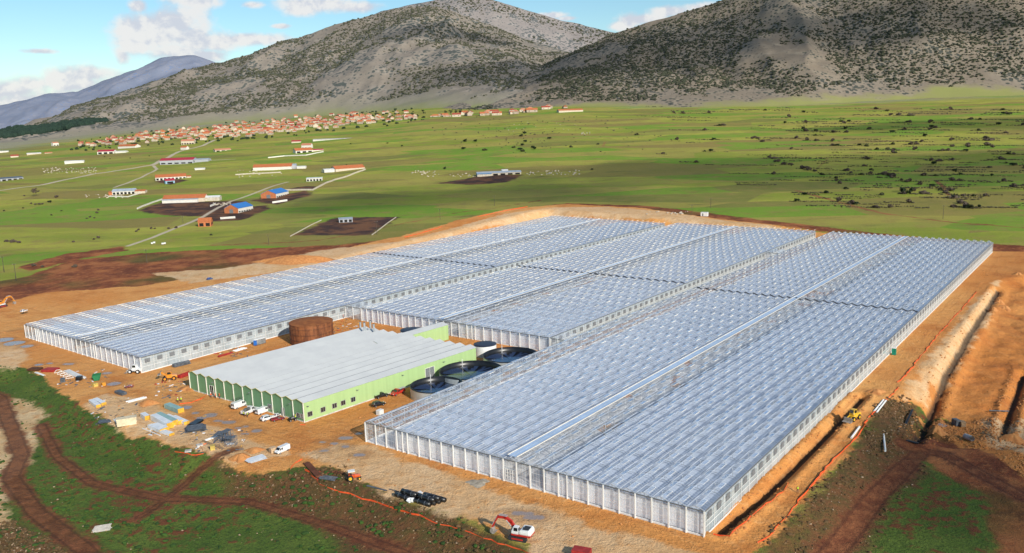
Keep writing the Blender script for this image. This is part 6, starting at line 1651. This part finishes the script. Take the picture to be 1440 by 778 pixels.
for px, py, k, s in ((44, 287, 2, .5), (50, 288, 2, .6), (55, 288, 2, .7), (60, 287.5, 2, .6), (70, 285, 0, .8), (80, 278, 2, 1.0), (34, 276, 2, .5), (5, 297, 1, .5), (33, 293, 1, .5), (73, 303, 1, .5), (86, 297, 1, .45), (136, 300, 2, .6), (138, 296, 2, .5), (127, 306, 2, .5), (122, 308, 2, .4), (133, 307, 2, .4), (192, 326, 2, .5), (195, 324, 2, .5), (213, 322, 2, .5), (218, 322, 2, .4), (237, 322, 2, .5), (248, 321, 2, .5), (297, 331, 1, .6), (10, 340, 5, .7), (18, 341, 5, .8), (26, 342, 2, .6), (103, 341, 2, .4), (132, 337, 2, .4), (138, 335, 2, .5), (47, 375, 2, .6), (60, 376, 2, .5), (106, 376, 2, .6), (155, 224, 0, .5), (183, 223, 0, .5), (127, 238, 1, .4), (210, 220, 0, .5), (147, 221, 0, .5), (626, 238, 3, .8), (832, 239, 1, .8), (1268, 271, 3, 1.2), (1282, 270, 3, .8), (487, 232, 1, .5), (565, 206, 0, .7), (545, 202, 0, .7), (493, 203, 0, .6)):
    bush(P(px, py), k, s, 'small grey green bush dotted over the fields near the farms', 'field bushes')
# one broad bare tree
def tree(label, px, py, h, r, m_, n=260):
    p = P(px, py); T = thing('tree', label, 'tree', tuple(p)); g = MB(); g.cyl((0, 0, -.2), (.1, 0, h*.35), h*.035, h*.022, 8)
    for k in range(7):
        a_ = k*.9; q = (math.cos(a_)*r*.6, math.sin(a_)*r*.6, h*random.uniform(.6, .85)); g.cyl((.1, 0, h*.33), q, h*.016, h*.006, 5)
    g.build('trunk', bark, T); crown(n, r, h*.34, h*.66, .5, int(px)).build('crown', m_, T)
tree('broad bare grey tree standing alone in the left field', 51, 275.5, 9.5, 5.6, lf_br, 190)
for k, (px, py, h, r) in enumerate(((627, 163, 13, 6), (634, 162.5, 15, 6), (641, 162, 14, 6.5), (648, 161.5, 13, 6), (510, 163, 13, 5), (595, 160, 12, 5))): tree('dark evergreen tree in the small clump at the right end of the village', px, py, h, r, lf_dk, 150)
for o in COL.objects:
    if o.get('label') == 'dark evergreen tree in the small clump at the right end of the village': o['group'] = 'evergreens at the village end'
# what nobody could count: small hedge scrub, woods on the flank, stones, clods, grass tufts
for x_, y_, r_ in rowpts:
    p_ = P(x_, y_)
    if p_[1] < 2300: rest.append((p_, r_*1.5))
lf_hg = mat('hedge_twigs', (.105, .090, .052), .9, .3, .2, rgb2=(.055, .050, .028))
if rest: blobs('hedge_scrub', np.array([p for p, s in rest])+[0, 0, .5], np.array([s*(.5+.5*min(1, p[1]/1600)) for p, s in rest])*.85, lf_hg, .7)
vg = []
for k in range(330):
    px = random.uniform(100, 600); yc, hh = np.interp(px, cx_, cy_), np.interp(px, cx_, ch_); vg.append(P(px, yc+random.uniform(-hh-2, hh+4)))
blobs('garden_shrubbery', np.array(vg)+[0, 0, 1.2], RS.uniform(1.5, 4.2, len(vg)), lf_dk, .9)
X, Y, Z, S, G, pxs = MA_
wp = []
for k in range(2600):
    px = random.uniform(-60, 150); t_ = random.random(); yy = np.interp(px, [-60, 0, 60, 100, 150], [196, 189, 184, 177, 171])+random.uniform(-1, 1)*np.interp(px, [-60, 0, 90, 150], [8, 6.5, 4, .8])
    d = ray(px, yy); j = int(np.clip(np.searchsorted(pxs, px), 1, len(pxs)-1)); zl = CH+d[2]/d[1]*Y[:, j]
    k_ = np.argmax((Z[:, j] > zl)[2:])+2
    if k_ > 2 and k_ < 130: wp.append((d[0]/d[1]*Y[k_, j]+random.uniform(-4, 4), Y[k_, j], Z[k_, j]+3))
if wp: blobs('pine_woods', np.array(wp), RS.uniform(4, 7, len(wp)), mat('pine_needles', (.022, .045, .030), .9, .2, .05, rgb2=(.014, .03, .022)), 1.3)
def scatter(name, polys, n, r0, r1, m, zs=.6, excl=(), up=.2, pw=2.2):
    out_ = []
    for poly in polys:
        q = np.array(poly); lo, hi = q.min(0), q.max(0); k = n*3
        x = RS.uniform(lo[0], hi[0], k); y = RS.uniform(lo[1], hi[1], k)
        ok = (sd_poly(x, y, poly)+(fbm(x/9, y/9, 3)-.5)*10 > 0) & (np.hypot(x, y) < 900) & (fbm(x/14+5, y/14, 3) > RS.uniform(.3, .62, k)) & (np.abs(x/np.maximum(y, 1)) < .75)
        for e_, marg in excl:
            for p in e_: ok &= sd_poly(x, y, p) < marg
        for l, w in track_lines+road_lines: ok &= sd_line(x, y, l, w) < 0
        i = np.where(ok)[0][:n]; out_.append(np.stack([x[i], y[i], terrain(x[i], y[i])], 1))
    p = np.concatenate(out_); r = r0+(r1-r0)*RS.uniform(0, 1, len(p))**pw
    p[:, 2] += r*up
    return blobs(name, p, r, m, zs)
HOUSES = [[tuple(q+(q-(Q[0]+Q[2])/2)/np.linalg.norm(q-(Q[0]+Q[2])/2)*3) for q in Q] for Q in (QA, QB, QC)]+[[tuple(p[:2]) for p in (pp(-2, -2, 0), pp(PW+2, -2, 0), pp(PW+2, PD+2, 0), pp(-2, PD+2, 0))]]
scatter('grass_tufts', [lush_polys[0]], 5200, .18, .75, mat('tuft_green', (.050, .105, .014), .9, .3, .3, rgb2=(.022, .050, .010)), .55, [(soil_polys, -1.0)], .2)
scatter('dry_tufts', brown_polys, 1500, .15, .55, mat('tuft_dry', (.16, .085, .038), .9, .3, .4, rgb2=(.07, .05, .018)), .6, [], .2)
scatter('loose_stones', brown_polys+[lush_polys[0]], 520, .08, .30, mat('pale_stone', (.40, .28, .18), .9, .2, .6), .7, [(soil_polys, -1.0)], .3, 3.0)
scatter('soil_clods', [soil_polys[0], soil_polys[1]], 3200, .08, .42, mk_soilh, .6, [(HOUSES, -1.0)], .25, 3.0)
def along_line(name, lines, n, r0, r1, m, off, jit):
    ps = []
    for l in lines:
        for k in range(n):
            j = random.randrange(len(l)-1); t_ = random.random(); a, b = np.array(l[j][:2]), np.array(l[j+1][:2]); d = (b-a)/np.linalg.norm(b-a); s = random.choice((-1, 1)) if off else 0
            p = a+(b-a)*t_+np.array([-d[1], d[0]])*(s*off+random.gauss(0, jit)); ps.append((p[0], p[1], tz(p[0], p[1])))
    p = np.array(ps); r = r0+(r1-r0)*RS.uniform(0, 1, len(p))**2; p[:, 2] += r*.25
    blobs(name, p, r, m, .7)
along_line('trench_spoil', TRENCHES[:3], 300, .10, .45, mk_soilh, 2.6, .9)
rb = []
for x0, x1, y0, y1, n in ((60, 135, 236, 244, 110), (578, 612, 241, 246, 30), (768, 815, 240, 246, 40), (600, 680, 244, 249, 25), (740, 775, 241, 247, 20), (817, 830, 186.5, 190, 16), (300, 330, 286, 289, 30), (120, 175, 274, 279, 30), (330, 400, 240, 250, 26), (905, 985, 298, 302, 16), (700, 812, 172, 186, 20)):
    for k in range(n): rb.append(P(random.uniform(x0, x1), random.uniform(y0, y1)))
blobs('stone_rubble', np.array(rb)+[0, 0, .3], RS.uniform(.35, 1.3, len(rb)), mat('rubble_stone', (.58, .50, .40), .9, .2, .4), .7)

# small litter of the building site
def litter(name, areas, n, m, r0, r1):
    vs, fs = [], []
    g = MB()
    for (x0, y0, x1, y1) in areas:
        for k in range(n):
            p = P(random.uniform(x0, x1), random.uniform(y0, y1)); L_, w_ = random.uniform(r0, r1), random.uniform(.12, .5)
            if random.random() < .35: L_, w_ = L_*.4, L_*.3
            g.box((p[0], p[1], p[2]+.08), (L_, w_, random.uniform(.08, .3)), random.uniform(0, 3.14))
    o = g.build(name, m); o['kind'] = 'stuff'
AR = [(80, 520, 150, 545), (130, 560, 205, 600), (205, 585, 290, 612), (270, 605, 350, 640), (215, 533, 262, 560), (455, 446, 505, 470), (300, 486, 352, 502)]
litter('white_debris', AR, 11, mk_wrap, .4, 2.2); litter('dark_debris', AR, 14, mk_scrap, .4, 2.6); litter('wood_debris', AR, 14, mk_wood, .4, 2.4); litter('yellow_debris', AR[1:4]+[AR[5]], 4, mk_yend, .3, 1.2); litter('red_debris', [AR[4], AR[5], AR[6], (430, 655, 470, 676)], 6, mk_redst, .5, 2.4)

# ------------------------------------------------------------------ utility poles, hives
def pole(px, py, ptop, label, group=None):
    p = P(px, py); lo, hi = 2, 30
    for _ in range(30):
        m_ = (lo+hi)/2; q = p+[0, 0, m_-CH]; 
        if 389-FPX*(q@UP)/(q@_fw) > ptop: lo = m_
        else: hi = m_
    h = lo; T = thing('utility_pole', label, 'utility pole', tuple(p))
    g = MB(); g.cyl((0, 0, -.3), (0, 0, h), .20, .13, 8); g.build('mast', mat('pole_wood', (.10, .08, .06), .9), T)
    g = MB(); g.beam((-1.0, 0, h-.5), (1.0, 0, h-.5), .14); g.build('crossarm', mat('pole_wood', (.10, .08, .06), .9), T)
    for x in (-.9, 0, .9): g = MB(); g.cyl((x, 0, h-.42), (x, 0, h-.1), .09, n=6); g.build('insulator', mk_conc, T)
for px, py, pt_, lab in ((6, 383, 361, 'dark wooden pole nearest the left picture edge'), (23, 395, 371, 'dark wooden pole second from the left picture edge'), (207, 370, 351, 'wooden pole on red earth above the farthest glasshouse'), (378, 344, 330, 'wooden pole in the field left of the red brown enclosure'), (619, 309, 294, 'thin pole in shaded grass left of the curved bank'), (695.5, 290, 275, 'thin pole directly above the curved bank'), (973, 302, 288, 'pole standing left of the white cabin container'), (999.5, 293, 279, 'pole in the field right of the white cabin container'), (1326, 308, 289, 'lone pole in the shaded field behind the broad glasshouse'), (530, 330, 311, 'pole at the red brown enclosure fence'), (257.5, 314, 304, 'white pole with pale foot in the field left of the unfinished house')):
    pole(px, py, pt_, lab)
for k, (px, py) in enumerate(((214, 344), (217, 343), (229, 344.5), (232, 344))):
    p = P(px, py); T = thing('beehive', 'white box hive on legs in the field above the red earth', 'hive', tuple(p), random.uniform(0, 1), 'white hives in the field')
    g = MB(); g.box((0, 0, 1.0), (1.3, 1.2, .9)); g.build('box', mk_white, T); g = MB(); g.box((0, 0, 1.5), (1.5, 1.4, .14)); g.build('lid', mk_wrap, T)
    for x in (-.5, .5): g = MB(); g.box((x, 0, .28), (.12, 1.0, .56)); g.build('leg', mk_wood, T)

# ------------------------------------------------------------------ clouds overhead, out of view: their shadows lie on the plain, the hill and the near corner
m_cl, nt, out = new_mat('cloud_vapour')
tc = nt.n.new('ShaderNodeTexCoord'); pos = nt.new('ShaderNodeNewGeometry').outputs['Position']
sx = nt.new('ShaderNodeSeparateXYZ', Vector=tc.outputs['Object'])
rad = nt.m('SQRT', nt.m('ADD', nt.m('MULTIPLY', sx.outputs[0], sx.outputs[0]), nt.m('MULTIPLY', sx.outputs[1], sx.outputs[1])))
dn = nt.m('MULTIPLY_ADD', nt.m('SUBTRACT', nt.noise(pos, .006, 5, .6), .5), 1.3, nt.m('SUBTRACT', 1.0, rad))
al = nt.ss(dn, .05, .60, 0.0, .62)
df = nt.new('ShaderNodeBsdfDiffuse', Color=(.9, .9, .92)); tl_ = nt.new('ShaderNodeBsdfTranslucent', Color=(.8, .8, .82)); ad = nt.n.new('ShaderNodeMixShader'); nt.put(ad, 0, .4); nt.l.new(df.outputs[0], ad.inputs[1]); nt.l.new(tl_.outputs[0], ad.inputs[2])
tr = nt.new('ShaderNodeBsdfTransparent'); mx_ = nt.n.new('ShaderNodeMixShader'); nt.put(mx_, 0, al); nt.l.new(tr.outputs[0], mx_.inputs[1]); nt.l.new(ad.outputs[0], mx_.inputs[2]); nt.l.new(mx_.outputs[0], out.inputs[0])
def cloud(tx, ty, tz_, dist, rx, ry, rot=0.0):
    c = np.array([tx, ty, tz_])+SUN*dist; n = 40; v = []; f = []
    for j in range(13):
        q = j/12*1.15
        for k in range(n): t_ = 2*math.pi*k/n; v.append((math.cos(t_)*q, math.sin(t_)*q, .16*math.sqrt(max(0, 1-min(q, 1)**2))+.03*math.sin(5*t_+q*7)*q))
    for j in range(12):
        for k in range(n): f.append((j*n+k, (j+1)*n+k, (j+1)*n+(k+1) % n, j*n+(k+1) % n))
    g = MB(); g.add(v, f); o = g.build('cloud', m_cl, None, (0, 0, 0), True); o.location = tuple(c); o.scale = (rx, ry, (rx+ry)/2); o.rotation_euler = (0, 0, rot); o['kind'] = 'stuff'
cloud(430, 880, 15, 1500, 640, 230, -.05); cloud(-60, 790, 10, 1500, 250, 110, .25)
cloud(420, 2650, 230, 1700, 800, 620, .1); cloud(1150, 2500, 300, 1700, 520, 330, -.2); cloud(-250, 3500, 380, 1700, 420, 260, .2)
cloud(900, 1350, 60, 1500, 520, 150, .0)
cloud(135, 172, 0, 900, 62, 55, .5)  # added unseen cloud: darkens the bottom-right corner of the frame like a vignette
